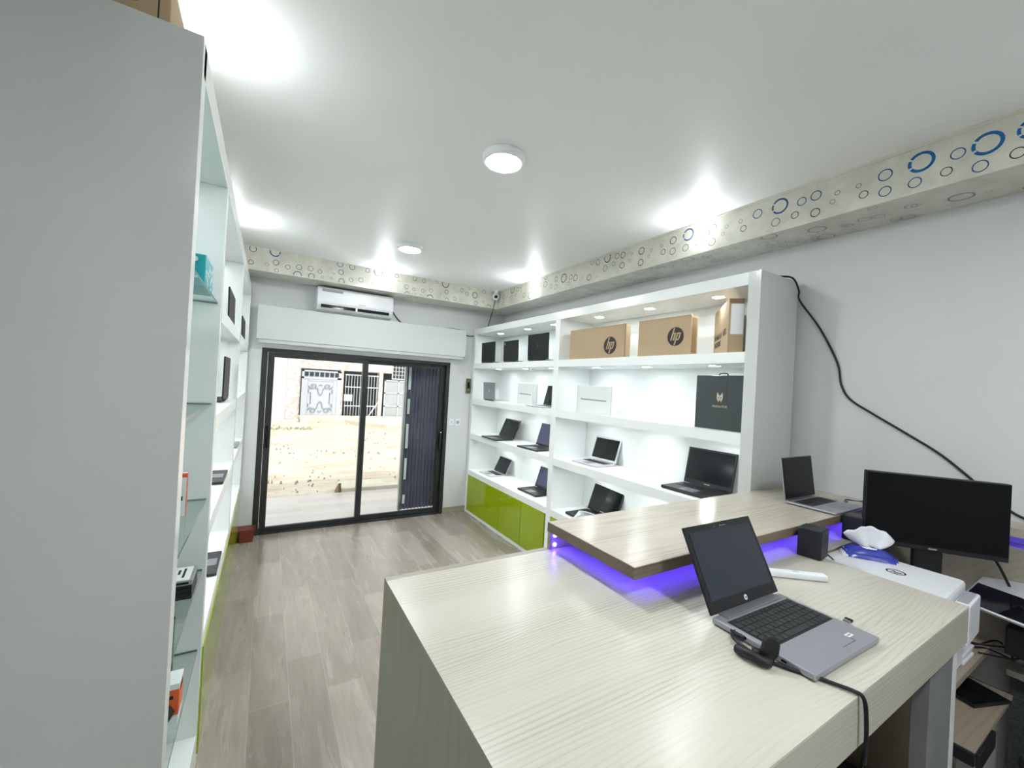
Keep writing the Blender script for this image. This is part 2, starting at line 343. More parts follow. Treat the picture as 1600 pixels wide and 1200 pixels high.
# right beam
mb = MB().box(BXR, YN, BZ, XR, YB, ZC)
for a, b, r_, c in RX: ring(mb, lambda p, q: (BXR-.0008, p, q), a, b, r_, c, BZ+.004, ZC-.004)
for k in range(90):
    y = random.uniform(-.2, 4.6); x = random.uniform(BXR+.03, XR-.03)
    ring(mb, lambda p, q: (q, p, BZ-.0008), y, x, random.choice((.012, .02, .025, .03, .045)), 'f', BXR+.003, XR-.003)
for s_ in (-.2, -.6, -1.0):
    for a, b, r_, c in RX[:14]: ring(mb, lambda p, q: (BXR-.0008, p, q), a+s_-.9, b, r_, c, BZ+.004, ZC-.004)
mb.box(BXR-.004, YN, ZC-.016, BXR, BYB, ZC, 0).box(BXR-.003, YN, BZ, BXR, BYB, BZ+.01, 0)
struct('trim_1', mb, RMATS, fix=False)
# front-wall beam
mb = MB().box(BXL, BYB, BZ, BXR, YB, ZC)
for a, b, r_, c in RB: ring(mb, lambda p, q: (p, BYB-.0008, q), a, b, r_, c, BZ+.004, ZC-.004)
mb.box(BXL, BYB-.003, BZ, BXR, BYB, BZ+.01, 0)
struct('trim_2', mb, RMATS, fix=False)
# left beam
mb = MB().box(XL, YN, BZ, BXL, YB, ZC)
for k in range(40):
    ring(mb, lambda p, q: (BXL+.0008, p, q), random.uniform(.6, 4.5), random.uniform(2.74, 2.9), random.choice((.012, .02, .025, .04)), 'g', BZ+.004, ZC-.004)
mb.box(BXL, YN, ZC-.016, BXL+.004, BYB, ZC, 0)
struct('trim_3', mb, RMATS, fix=False)

# ceiling crack line of filler
cr = MB().tube([(.93, .62, ZC-.0005), (.99, .66, ZC-.0008), (1.07, .665, ZC-.0008), (1.12, .70, ZC-.0005)], .003, 6)
cro = cr.build('trim_4', M['ceil']); cro['kind'] = 'structure'

# ------------------------------------------------------------------ glazed sliding door (structure)
fr = MB()
y0, y1 = YB-.008, YB+.10
fr.box(DX0, y0, 0, DX0+.055, y1, DZ).box(DX1-.045, y0, 0, DX1, y1, DZ).box(DX0+.055, y0, DZ-.04, DX1-.045, y1, DZ).box(DX0+.055, y0, 0, DX1-.045, y1, .022)
fr.box(DX0+.055, y0+.05, .022, DX1-.045, y0+.056, .04).box(DX0+.055, y1-.01, .022, DX1-.045, y1, .045)
d1 = struct('door_1', fr, M['frame'], bevel=.003)
def leaf(xa, xb, ya, name):
    m = MB(); yb = ya+.034; z0, z1 = .024, DZ-.042; w = .062
    m.box(xa, ya, z0, xa+w, yb, z1).box(xb-w, ya, z0, xb, yb, z1).box(xa+w, ya, z1-.05, xb-w, yb, z1).box(xa+w, ya, z0, xb-w, yb, z0+.05)
    o = m.build(name, M['frame'], d1, bevel=.003)
    MB().box(xa+w, ya+.014, z0+.05, xb-w, ya+.019, z1-.05).build('glass_pane', M['glass'], o)
    return o
la = leaf(DX0+.057, 1.025, YB+.005, 'sliding_leaf'); lb = leaf(.965, DX1-.047, YB+.046, 'sliding_leaf')
MB().box(.006, YB-.012, .92, .034, YB+.006, 1.16).build('door_handle', M['blackg'], la, bevel=.006)
MB().box(1.965, YB-.004, .83, 1.99, YB+.046, 1.07).build('door_handle', M['blackg'], lb, bevel=.006)

# roller shutter box above the door
t = thing('roller_shutter_box', 'long flat white roller shutter box above the sliding door', 'shutter box', (1.05, YB, 2.03))
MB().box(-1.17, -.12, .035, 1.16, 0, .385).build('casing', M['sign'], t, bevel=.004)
MB().box(-1.15, -.10, 0, 1.14, 0, .035).box(-1.14, -.11, .012, 1.13, -.10, .02).build('bottom_rail', M['white'], t, bevel=.002)

# air conditioner
t = thing('air_conditioner', 'white split air conditioner mounted under the front beam', 'air conditioner', (.82, YB, 2.41))
prof = [(-.0, 0.0), (-.14, .035), (-.185, .075), (-.20, .11), (-.20, .25), (-.17, .275), (0, .275)]
MB().prism(prof, -.405, .405, 'X').build('body', M['whitepl'], t, bevel=.008)
MB().box(-.365, -.192, .052, .36, -.15, .085).build('air_outlet', M['blackg'], t)
MB().box(-.355, -.185, .050, .355, -.165, .056).box(-.01, -.193, .05, .01, -.18, .085).build('louvre', M['whitepl'], t)
MB().box(-.36, -.2015, .222, -.15, -.199, .25).build('rating_label', M['greytxt'], t)
MB().box(.02, -.2012, .12, .09, -.2, .129).build('logo', M['greytxt'], t)
MB().tube([(.40, -.03, .19), (.48, -.012, .09), (.55, -.012, .02), (.60, -.012, .005)], .007).build('power_cord', M['cable'], t)
tag(MB().tube([(1.9, YB-.012, 2.418), (2.0, YB-.05, 2.424), (2.16, YB-.05, 2.418), (2.23, YB-.012, 2.38), (2.30, YB-.012, 2.36), (2.365, YB-.014, 2.37)], .006).build('black_cable', M['cable']), 'thin black cord running behind the shutter box to the right shelving', 'cord')

# security camera in the corner
t = thing('security_camera', 'small round white security camera hanging in the beam corner', 'camera', (2.455, 4.63, 2.86))
MB().lathe((0, 0, 0), [(0, .03), (.03, .03), (.042, .012), (.045, -.01), (.036, -.036), (.016, -.05), (0, -.052)]).build('dome', M['whitepl'], t)
MB().cyl((-.018, -.05, -.016), .019, .025, 20, 'Y').build('lens', M['blackg'], t)
MB().box(-.02, -.02, .028, .02, .02, .07).build('bracket', M['whitepl'], t)
tag(MB().tube([(2.455, 4.64, 2.815), (2.452, 4.66, 2.75), (2.455, 4.69, 2.69), (2.45, 4.73, 2.60), (2.44, 4.75, 2.53), (2.42, 4.72, 2.49), (2.415, 4.73, 2.467)], .005).build('camera_wire', M['cable']), 'thin dark wire hanging below the corner security camera', 'wire')

# wall switches by the door, small dark wall box
for i, (x, w) in enumerate(((2.115, .06), (2.205, .075))):
    t = thing('wall_switch', ('narrow white switch nearest the door frame' if i == 0 else 'wider white socket plate right of the narrow switch'), 'switch' if i == 0 else 'socket', (x, YB, 1.20), group='switch plates beside the sliding door')
    MB().box(-w/2, -.01, -.045, w/2, 0, .045).build('plate', M['whitepl'], t, bevel=.004)
    if i == 0: MB().box(-.012, -.015, -.02, .012, -.009, .02).build('rocker', M['lightsilver'], t, bevel=.002)
    else: MB().cyl((0, -.0105, 0), .022, .004, 20, 'Y').build('socket_well', M['greytxt'], t)
t = thing('thermostat', 'small dark olive box on the wall beside the right shelving', 'thermostat', (2.33, YB, 1.69))
MB().box(-.035, -.02, -.10, .03, 0, .10).build('casing', pbr('olive', (.10, .12, .05), .5), t, bevel=.004)
MB().box(-.02, -.023, -.03, .015, -.019, .05).build('screen', M['blackg'], t)
# red-brown block by the left jamb
t = thing('plastic_crate', 'small red-brown plastic box on the floor at the left door jamb', 'box', (-.105, 4.93, 0))
MB().prism([(-.055, 0), (.06, 0), (.07, .12), (-.065, .12)], -.07, .07, 'Y').build('tub', M['redpl'], t, bevel=.006)
MB().box(-.072, -.078, .115, .077, .078, .13).build('rim', M['redpl'], t, bevel=.003)

# ceiling lamps
def lamp(x, y, label):
    t = thing('ceiling_lamp', label, 'lamp', (x, y, ZC), group='round ceiling lamps')
    MB().lathe((0, 0, 0), [(.105, 0), (.112, -.006), (.112, -.034), (.104, -.042), (.092, -.042), (.092, -.036), (0, -.036)], 48).build('housing', M['whitepl'], t)
    MB().cyl((0, 0, -.0415), .0905, .005, 48).build('diffuser', M['lampglow'], t)
    MB().cyl((.112*.94, -.112*.34, -.02), .003, .003, 8, 'X').build('screw', M['ink'], t)
lamp(1.01, 1.90, 'round white surface ceiling lamp, the nearer and larger of the two')
lamp(1.04, 3.65, 'round white surface ceiling lamp farther away, towards the sliding door')
lamp(1.0, -.35, 'round white surface ceiling lamp out of view, just behind the camera')
lamp(1.0, -1.8, 'round white surface ceiling lamp added out of view at the rear for bounce light')  # extra unseen lamp, added to raise the bounce on ceiling and walls
# small round spotlights set into the faces of the papered beams
M['upglow'] = pbr('spotlight_glow', (.9, .9, .9), .4, emit=COOL, es=215)
def beamspot(x, y, z, d, label):
    t = thing('beam_spotlight', label, 'lamp', (x, y, z), group='small spotlights set in the beams')
    q = Vector((0, 0, 1)).rotation_difference(Vector((d[0], d[1], 0)))
    tr = MB().lathe((0, 0, 0), [(.040, 0), (.040, .003), (.036, .004), (.031, .004)], 32).build('trim_ring', M['whitepl'], t)
    df = MB().lathe((0, 0, 0), [(.031, .003), (.029, .010), (.023, .017), (.013, .022), (0.0005, .024)], 32).build('diffuser', M['upglow'], t)
    for o in (tr, df): o.rotation_mode = 'QUATERNION'; o.rotation_quaternion = q
beamspot(BXR, 1.753, 2.83, (-1, 0), 'small glowing round spotlight in the right beam, above the cardboard boxes')
beamspot(BXR, 3.823, 2.80, (-1, 0), 'small glowing round spotlight in the right beam near the security camera')
beamspot(1.061, BYB, 2.82, (0, -1), 'small glowing round spotlight in the front beam above the air conditioner')
beamspot(BXL, 1.80, 2.83, (1, 0), 'small round spotlight in the left beam hidden behind the near shelving top')
beamspot(BXL, 3.83, 2.83, (1, 0), 'small round spotlight in the left beam hidden behind the far shelving top')
beamspot(BXR, -.32, 2.83, (-1, 0), 'unseen round spotlight added in the right beam behind the camera to brighten the ceiling')  # unseen, added to lift the ceiling near the camera
beamspot(BXL, -.30, 2.83, (1, 0), 'unseen round spotlight added in the left beam behind the camera to brighten the ceiling')  # left counterpart, also added out of view for the near ceiling

# ------------------------------------------------------------------ right display shelving
UX, UB = 2.372, 2.79         # front plane, back
t = thing('display_shelving', 'tall white lit display shelving with lime green doors along the right wall', 'shelving', (UX, 1.28, 0))
def L3(m, x0, y0, z0, x1, y1, z1, mi=0): m.box(x0-UX, y0-1.28, z0, x1-UX, y1-1.28, z1, mi)
def rp(name, boxes, mat, bevel=.0015, par=None):
    m = MB()
    for b in boxes: L3(m, *b)
    return m.build(name, mat, par or t, bevel=bevel)
TOP = 2.46
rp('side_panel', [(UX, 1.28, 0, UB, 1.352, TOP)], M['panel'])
rp('side_panel', [(UX, 4.985, 0, UB, 5.045, TOP)], M['white'])
rp('divider', [(UX, 3.128, .04, UB-.02, 3.203, 2.385)], M['inner'])
rp('top_panel', [(UX, 1.352, 2.385, UB, 4.985, TOP)], M['white'])
rp('back_panel', [(UB-.018, 1.352, .04, UB, 4.985, 2.385)], M['inner'])
rp('plinth', [(UX+.002, 1.352, 0, UB, 4.985, .04)], M['white'])
BAYS = ((1.352, 3.128), (3.203, 4.985))
SH = ((1.93, 1.995), (1.450, 1.518), (.988, 1.058), (.505, .570))
for ya, yb in BAYS:
    for za, zb in SH: rp('shelf', [(UX, ya, za, UB-.018, yb, zb)], M['inner'], 0)
doors = [(4.112, 4.98), (3.642, 4.106), (3.218, 3.636), (2.76, 3.118), (2.30, 2.754), (1.83, 2.294), (1.36, 1.824)]
for a, b in doors: rp('cabinet_door', [(UX-.004, a, .042, UX+.016, b, .502)], M['green'], .001)
for ya, yb in BAYS:
    ys = (4.585, 3.95, 3.44) if ya > 3 else (2.77, 2.205, 1.637)
    for zc in (2.385, 1.93, 1.45, .988):
        for y in ys:
            MB().lathe((2.53-UX, y-1.28, zc), [(.050, 0), (.050, -.004), (.038, -.004), (.036, 0)], 24).cyl((2.53-UX, y-1.28, zc-.0025), .036, .002, 24, mi=1).build('downlight', [M['whitepl'], M['spotglow']], t)

# ------------------------------------------------------------------ left display shelving
LX = -.185
t2 = thing('display_shelving', 'tall white display shelving with glass shelves in the near left foreground, seen edge-on', 'shelving', (LX, 1.33, 0))
def lp(name, boxes, mat, bevel=.0015, par=None):
    m = MB()
    for b in boxes: m.box(b[0], b[1]-1.33, b[2], b[3], b[4]-1.33, b[5])
    return m.build(name, mat, par or t2, bevel=bevel)
LT = 2.585; LD = -.455
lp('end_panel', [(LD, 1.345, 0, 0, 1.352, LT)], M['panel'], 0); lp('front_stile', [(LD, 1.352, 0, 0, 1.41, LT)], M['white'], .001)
lp('divider', [(LD, 2.15, 0, 0, 2.20, 2.50)], M['white'])
lp('divider', [(LD, 3.56, .04, 0, 3.63, 2.50)], M['white'])
lp('end_panel', [(LD, 4.975, 0, 0, 5.035, LT)], M['white'])
lp('top_panel', [(LD, 1.372, 2.50, 0, 4.975, LT)], M['white'])
lp('back_panel', [(LD, 1.372, 0, LD+.018, 4.975, 2.50)], M['inner'])
lp('base_board', [(LD+.018, 1.372, 0, 0, 2.15, .16)], M['white'])
lp('plinth', [(LD+.018, 2.20, 0, -.002, 4.975, .04)], M['white'])
for ya, yb in ((2.20, 3.56), (3.63, 4.975)):
    for za, zb in SH: lp('shelf', [(LD+.018, ya, za, 0, yb, zb)], M['inner'], 0)
for a, b in ((2.20, 2.78), (2.785, 3.58), (3.585, 4.25), (4.255, 4.97)): lp('cabinet_door', [(-.016, a, .042, .006, b, .508)], M['green'], .001)
GZ = (2.0, 1.57, 1.165, .865, .525)
for z in GZ:
    m = MB().box(LD+.03, .048, z, -.012, .815, z+.008, 0)
    m.box(-.012, .048, z, -.0115, .815, z+.008, 1).box(LD+.03, .815, z, -.012, .8155, z+.008, 1)
    m.build('glass_shelf', [M['shelfglass'], M['glassedge']], t2)
for y in (2.7, 3.2, 4.0, 4.5):
    for zc in (2.50, 1.93, 1.45, .988):
        MB().cyl((-.16, y-1.33, zc-.0025), .036, .002, 24).build('downlight', M['spotglow'], t2)
MB().cyl((-.2, .45, 2.4975), .036, .002, 24).build('downlight', M['spotglow'], t2)

# ------------------------------------------------------------------ reception counter
CX, CY = .345, .355
t = thing('reception_counter', 'pale wood reception counter in the foreground with a raised shelf lit violet underneath', 'counter', (CX, CY, 0))
def cp(name, boxes, mat, bevel=.0015):
    m = MB()
    for b in boxes: m.box(b[0]-CX, b[1]-CY, b[2], b[3]-CX, b[4]-CY, b[5])
    return m.build(name, mat, t, bevel=bevel)
cp('worktop', [(CX, CY, 1.098, 1.95, 1.262, 1.10), (1.95, .785, 1.098, XR-.005, 1.262, 1.10)], M['counter'], 0)
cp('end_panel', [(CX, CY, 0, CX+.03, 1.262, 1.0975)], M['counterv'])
cp('apron', [(CX+.03, CY, .985, 1.95, CY+.03, 1.0975)], M['counter'])
cp('apron', [(1.925, CY+.03, .985, 1.95, .785, 1.0975)], M['countery'])
cp('support_post', [(1.652, CY+.012, 0, 1.862, CY+.05, .9845)], M['post']); cp('support_post_edge', [(1.862, CY+.010, 0, 1.90, CY+.05, .9845)], M['wall'])
cp('front_panel', [(CX, 1.262, 0, .962, 1.29, 1.10), (.962, 1.262, 0, UX-.008, 1.278, 1.1655), (UX-.008, 1.255, 0, XR-.005, 1.272, 1.1655)], M['inpanel'])
cp('raised_shelf', [(.962, .842, 1.166, XR-.005, 1.278, 1.203)], M['shelfw'], .001)
cp('raised_shelf_edge', [(.960, .840, 1.1665, .962, 1.278, 1.2015), (.962, .840, 1.1665, XR-.005, .842, 1.2015)], M['edge'], 0)
cp('shelf_lining', [(1.0, .875, 1.150, 1.012, 1.255, 1.166), (1.0, .875, 1.150, XR-.01, .885, 1.166)], M['edge'], 0)
cp('modesty_panel', [(1.955, .80, .76, XR-.005, .818, 1.0975)], M['inpanel'])
cp('wall_panel', [(2.69, -.9, .72, 2.71, .80, 1.165)], M['inpanel'])
cp('wall_ledge', [(2.66, -.9, 1.215, XR-.005, .83, 1.252), (2.71, -.9, 1.14, XR-.005, .83, 1.16)], M['shelfw'])
# LED strip: small violet lamps under the raised shelf
for k in range(9): 
    y = .905+k*.041
    MB().box(-.005, -.004, -.004, .005, .004, 0).build('led', M['led'], t, loc=(1.022-CX, y-CY, 1.1655))
for k in range(44):
    x = 1.05+k*.0398
    MB().box(-.004, -.005, -.004, .004, .005, 0).build('led', M['led'], t, loc=(x-CX, .897-CY, 1.1655))
for k in range(8): MB().box(-.005, -.005, -.004, .005, .005, 0).build('led', M['led'], t, loc=(2.725-CX, .05+k*.1-CY, 1.2145))
for z in (1.152, 1.117): MB().cyl((0, 0, 0), .007, -.004, 12, 'Y').build('led', M['led'], t, loc=(.985-CX, 1.2615-CY, z))

# ------------------------------------------------------------------ lower desk behind the counter
t = thing('office_desk', 'brown wood desk with a pull-out keyboard tray behind the counter', 'desk', (1.96, .40, 0))
def dp(name, boxes, mat, bevel=.0015):
    m = MB()
    for b in boxes: m.box(b[0]-1.96, b[1]-.40, b[2], b[3]-1.96, b[4]-.40, b[5])
    return m.build(name, mat, t, bevel=bevel)
dp('desktop', [(1.955, .41, .735, 2.685, .798, .76)], M['desk'])
dp('leg_panel', [(1.96, .45, 0, 1.985, .79, .735)], M['desk']); dp('leg_panel', [(2.64, .50, 0, 2.665, .79, .735)], M['desk'])
dp('keyboard_tray', [(2.05, .345, .585, 2.60, .68, .603)], M['desk'])
dp('tray_slide', [(2.035, .343, .560, 2.05, .70, .60)], M['black']); dp('tray_slide', [(2.60, .36, .560, 2.615, .70, .60)], M['black'])
dp('tray_front', [(2.05, .333, .545, 2.26, .343, .60)], M['black'])
# assumed cabinet right of the desk, coloured like an unclear dark grey area
t = thing('assumed_side_cabinet', 'assumed low cabinet with a wood top, right of the desk, body coloured to stand in for an unclear dark grey speckled area', 'cabinet', (2.72, .1, 0))
MB().box(0, -.6, 0, XR-2.73, .27, .63).build('body', M['greyfab'], t)  # chair's grey fabric used here to stand in for an unclear dark floor area
MB().box(-.012, -.61, .63, XR-2.73, .28, .655).build('top', M['countery'], t)

# ------------------------------------------------------------------ laptops
def laptop(label, loc, rz, w, d, tilt, deck, lidback, bezel, scr, th=.018, lh=None, group=None, logo=None, keys=True, detail=False, bz=.012, chin=.02, keym=None, rootname='laptop'):
    """hinge along local X at the origin, base runs to -Y, lid rises"""
    t = thing(rootname, label, 'laptop', loc, rz, group)
    lh = lh or d*.97; keym = keym or M['key']
    hz = th
    MB().box(-w/2, -d, .003, w/2, 0, th).build('base', deck, t, bevel=.004)
    m = MB()
    for sx in (-1, 1):
        for sy in (-.92, -.08): m.cyl((sx*w*.42, d*sy, 0), .006, .0035, 10)
    m.build('feet', M['black'], t)
    # keyboard
    kw, kd = (w*.88, d*.44) if detail else (w*.84, d*.40); ky0 = -d*(.15 if detail else .12)-kd
    if detail:
        kb = MB().box(-kw/2-.004, ky0-.004, th, kw/2+.004, ky0+kd+.004, th+.0008).build('keyboard', M['key'], t)
        rows = [(15, .6), (14, 1), (14, 1), (13, 1), (12, 1)]; tot = 6*1.0-.4; y = ky0+kd
        for n, hh in rows:
            rh = kd/5.6*hh; pw = kw/n
            for i in range(n):
                MB().box(-kw/2+i*pw+.0012, y-rh+.0012, th+.0008, -kw/2+(i+1)*pw-.0012, y-.0012, th+.0026).build('key', M['keytop'], kb, bevel=.0005)
            y -= rh
        x = -kw/2; 
        for wd in (1, 1, 1, 1.1, 5.2, 1.1, 1, .95, .95, .95):
            pw = kw*wd/14.25
            MB().box(x+.0012, ky0+.0012, th+.0008, x+pw-.0012, y-.0012, th+.0026).build('key', M['keytop'], kb, bevel=.0005); x += pw
    elif keys:
        m = MB(); n = 13
        for j in range(5):
            for i in range(n):
                if j == 0 and 3 < i < 8: continue
                m.box(-kw/2+i*kw/n+.0012, ky0+j*kd/5+.0012, th, -kw/2+(i+1)*kw/n-.0012, ky0+(j+1)*kd/5-.0012, th+.0015)
        m.box(-kw/2+4*kw/n, ky0+.001, th, -kw/2+8*kw/n, ky0+kd/5-.001, th+.0015)
        m.build('keyboard', keym, t)
    tp = MB().box(-w*.15, -d+.012, th, w*.15, ky0-.014, th+(.0002 if detail else .0007)).build('touchpad', M['silverd'] if detail else M['pad'], t, bevel=.0003)
    MB().cyl((-w*.36, .003, th*.75), th*.42, w*.72, 16, 'X').build('hinge', M['black'] if deck is not M['silver'] else deck, t)
    lid = MB().box(-w/2, -.0035, .0, w/2, .0035, lh).build('lid', lidback, t, bevel=.0025, loc=(0, .004, th+.001), rot=(-tilt, 0, 0))
    MB().box(-w/2+.0025, -.0047, .004, w/2-.0025, -.0036, lh-.003).build('bezel', bezel, lid, bevel=.0004)
    MB().box(-w/2+bz, -.0056, chin, w/2-bz, -.0048, lh-bz*1.1).build('screen', scr, lid)
    if logo:
        kind, body, size, mat = logo
        if kind == 'back': text('logo', body, size, mat, lid, (0, .0039, lh*.5), (PI/2, 0, PI))
        if kind == 'chin': MB().box(-size*1.8, -.0053, chin*.38, size*1.8, -.0047, chin*.38+size*.55).build('logo', mat, lid)
        if kind == 'apple':
            ob = MB().cyl((0, .0034, lh*.5), size, .0006, 20, 'Y').cyl((size*.25, .0034, lh*.5+size*1.35), size*.35, .0006, 10, 'Y').build('logo', mat, lid)
        if kind == 'dotcorner':
            MB().prism([(w/2-.045, lh-.045), (w/2-.040, lh-.049), (w/2-.014, lh-.020), (w/2-.019, lh-.016)], .0033, .0040, 'Y').build('logo', mat, lid)
    return t, lid
M['pad'] = pbr('touchpad_grey', (.22, .225, .24), .3, .3); M['keytop'] = pbr('key_top', (.022, .024, .025), .45)
Z1, Z2, Z3, Z4 = 1.995, 1.518, 1.058, .570
H = -PI/2
# facing the room (hinge towards the wall)
laptop('open black laptop on the third shelf of the far bay, left one', (2.60, 4.43, Z3), H, .37, .25, .42, M['black'], M['lidblack'], M['black'], M['screen'], group='open laptops on the right shelving')
laptop('open black laptop with bluish screen on the third shelf, next to the divider', (2.655, 3.65, Z3), H+.05, .36, .26, .30, M['black'], M['lidblack'], M['black'], M['bluescr'], group='open laptops on the right shelving')
laptop('open silver laptop with dark screen on the lowest shelf of the far bay, left one', (2.655, 4.64, Z4), H, .31, .215, .45, M['lightsilver'], M['lightsilver'], M['black'], M['screen'], th=.014, group='open laptops on the right shelving')
laptop('open charcoal laptop on the lowest shelf of the far bay, next to the divider', (2.70, 3.70, Z4), H+.03, .35, .24, .32, M['black'], M['lidblack'], M['black'], M['bluescr'], th=.022, group='open laptops on the right shelving', keym=M['key'])
laptop('open white laptop half hidden by the divider on the second shelf', (2.60, 3.50, Z2), H, .33, .23, .25, M['lightsilver'], M['lightsilver'], M['blackg'], M['screen'], th=.014, group='open laptops on the right shelving')
laptop('open white laptop with black screen on the third shelf of the near bay', (2.69, 2.80, Z3), H+.06, .315, .235, .32, M['lightsilver'], M['lightsilver'], M['lightsilver'], M['blackg'], th=.016, group='open laptops on the right shelving', bz=.016, chin=.022)
laptop('large open black laptop at the near end of the third shelf', (2.705, 1.765, Z3), H+.03, .365, .262, .20, M['black'], M['lidblack'], M['black'], M['screen'], th=.024, lh=.262, group='open laptops on the right shelving', logo=('chin', 'LEGION', .012, M['greytxt']), chin=.03)
laptop('open black laptop on the lowest shelf of the near bay, behind the counter edge', (2.69, 2.775, Z4), H+.02, .38, .27, .36, M['black'], M['lidblack'], M['black'], M['blackg'], th=.024, lh=.275, group='open laptops on the right shelving', logo=('chin', 'TOSHIBA', .013, M['greytxt']), chin=.03)
# turned round, lid backs towards the room
laptop('open laptop turned away, black lid, leftmost on the top shelf', (2.43, 4.69, Z1), -H, .37, .245, .03, M['black'], M['lidblack'], M['black'], M['screen'], lh=.255, group='laptops showing their lids on the top shelf')
laptop('laptop turned away, black lid with pale corner mark, middle of three on top shelf', (2.43, 4.12, Z1), -H, .335, .24, .03, M['black'], M['lidblack'], M['black'], M['screen'], lh=.238, group='laptops showing their lids on the top shelf', logo=('dotcorner', 'Pad', .022, M['boxwhite']))
laptop('largest open laptop turned away, black lid, beside the divider on the top shelf', (2.43, 3.56, Z1), -H, .385, .26, .03, M['black'], M['lidblack'], M['black'], M['screen'], lh=.272, group='laptops showing their lids on the top shelf', logo=('apple', '', .018, M['blackg']))
laptop('open silver laptop turned away with a pale round mark on its lid, second shelf', (2.49, 4.72, Z2), -H, .315, .22, .05, M['lightsilver'], M['silver'], M['black'], M['screen'], th=.012, lh=.222, group='open laptops on the right shelving', logo=('apple', '', .012, M['boxwhite']))
# left shelving
laptop('black laptop lid upright on the top shelf of the left shelving, nearer one', (-.215, 3.12, Z1), H, .46, .20, -.02, M['black'], M['lidblack'], M['black'], M['screen'], group='laptops on the left shelving')
laptop('black laptop lid upright on the far top shelf of the left shelving', (-.215, 4.55, Z1), H, .50, .20, -.02, M['black'], M['lidblack'], M['black'], M['screen'], group='laptops on the left shelving')
laptop('black laptop on the second shelf of the left shelving', (-.235, 3.28, Z2), H, .40, .17, -.0, M['black'], M['lidblack'], M['black'], M['screen'], lh=.27, group='laptops on the left shelving')
laptop('open black laptop on the third shelf of the left shelving', (-.40, 3.05, Z3), H+PI, .34, .21, .35, M['black'], M['lidblack'], M['black'], M['screen'], group='laptops on the left shelving')
laptop('open grey laptop on the third shelf of the left shelving, far end', (-.40, 4.35, Z3), H+PI, .32, .21, .35, M['silver'], M['silver'], M['black'], M['screen'], group='laptops on the left shelving')
laptop('open black laptop on the lowest shelf of the left shelving', (-.40, 2.95, Z4), H+PI, .34, .21, .35, M['black'], M['lidblack'], M['black'], M['screen'], group='laptops on the left shelving')

# laptop on the raised shelf
laptop('dark open laptop standing on the raised shelf of the counter', (2.44, 1.055, 1.2035), .0, .315, .215, .14, M['silverd'], M['silver'], M['black'], M['mon'], th=.012, lh=.215, bz=.007, chin=.009)
# front laptop
t, lid = laptop('open grey laptop with black lid lying in front on the pale counter', (1.243, .662, 1.1005), -.02, .335, .250, .47, M['silverd'], M['lidblack'], M['black'], M['screenhp'], th=.018, lh=.232, detail=True, bz=.016, chin=.032)
MB().box(-.135, -.026, .0175, .135, .006, .022).build('hinge_cover', M['silver'], t, bevel=.003)
m = MB()
for k in range(8): m.box(-.1682, -.095+k*.0055, .009, -.1672, -.0915+k*.0055, .016)
m.box(-.1682, -.165, .007, -.1672, -.15, .012).box(-.1682, -.19, .007, -.1672, -.178, .012)
m.build('side_ports', M['blackg'], t)
MB().box(.085, -.215, .0181, .11, -.203, .0187).build('sticker', M['boxwhite'], t)
MB().box(.02, -.228, .0182, .085, -.2272, .0185).box(.0845, -.228, .0182, .0853, -.208, .0185).build('touchpad_outline', M['ink'], t)
MB().box(.089, -.211, .0187, .106, -.207, .0189).build('sticker_print', M['greytxt'], t)
MB().cyl((0, -.0052, .016), .0075, -.0006, 24, 'Y').build('logo', M['boxwhite'], lid)
text('logo', 'hp', .010, M['ink'], lid, (0, -.0061, .0165), (PI/2, 0, 0), shear=.3, extr=.0002)
MB().box(-.03, -.0052, .2185, -.026, -.0048, .2205).box(0.0, -.0054, .2175, .003, -.0048, .2225).box(.008, -.0052, .219, .03, -.0048, .2205).build('webcam', M['greytxt'], lid)
tt = thing('usb_receiver', 'tiny usb receiver plugged into the right side of the grey front laptop', 'usb receiver', (1.4285, .49, 1.112), -.035)
MB().box(0, -.008, -.003, .008, .008, .003).build('plug', M['silver'], tt, bevel=.001)
MB().box(.008, -.0095, -.004, .022, .0095, .004).build('cap', M['blackg'], tt, bevel=.003)

# ------------------------------------------------------------------ cartons on the right shelving
def carton(label, loc, rz, w, dp_, h, mat, name='cardboard_box', cat='box', group=None, flaps=True):
    t = thing(name, label, cat, loc, rz, group)
    MB().box(-w/2, 0, 0, w/2, dp_, h).build('body', mat, t, bevel=.003)
    return t
def hplogo(t, x, z, r, y=-.001):
    MB().cyl((0, 0, 0), r, -.0012, 48, 'Y').build('logo_disc', M['ink'], t, loc=(x, y, z))
    m = MB(); s = .30; k = r
    def st(poly): m.prism([(a*k+b*k*s, b*k) for a, b in poly], -.0012, -.0022, 'Y')
    wv = .17
    st([(-.50, -.42), (-.50+wv, -.42), (-.50+wv, .93), (-.50, .90)])                       # h stem up to the rim
    st([(-.50+wv, .24), (-.12, .24), (-.02, .36), (-.02, .40), (-.50+wv, .40)]); st([(-.18, -.42), (-.01, -.42), (-.01, .38), (-.18, .24)])
    st([(.10, -.93), (.27, -.90), (.27, .40), (.10, .40)])                                  # p stem down to the rim
    st([(.27, .24), (.50, .24), (.62, .40), (.27, .40)]); st([(.44, -.42), (.56, -.36), (.61, -.26), (.61, .40), (.44, .30)]); st([(.27, -.42), (.56, -.42), (.44, -.27), (.27, -.27)])
    m.build('logo_letters', M['card'], t, loc=(x, y, z))
t = carton('wide brown laptop box with round black logo, beside the divider on the top shelf', (2.45, 2.715, Z1), H, .70, .06, .272, M['card'], group='brown laptop cartons on the top shelf')
hplogo(t, .183, .112, .073)
MB().box(-.35, .0, .272, .35, .012, .281).box(-.36, .01, .262, -.35, .03, .272).build('top_flap', M['card'], t)
MB().box(.345, -.001, .0, .352, .004, .276).build('edge_seam', M['carddark'], t)
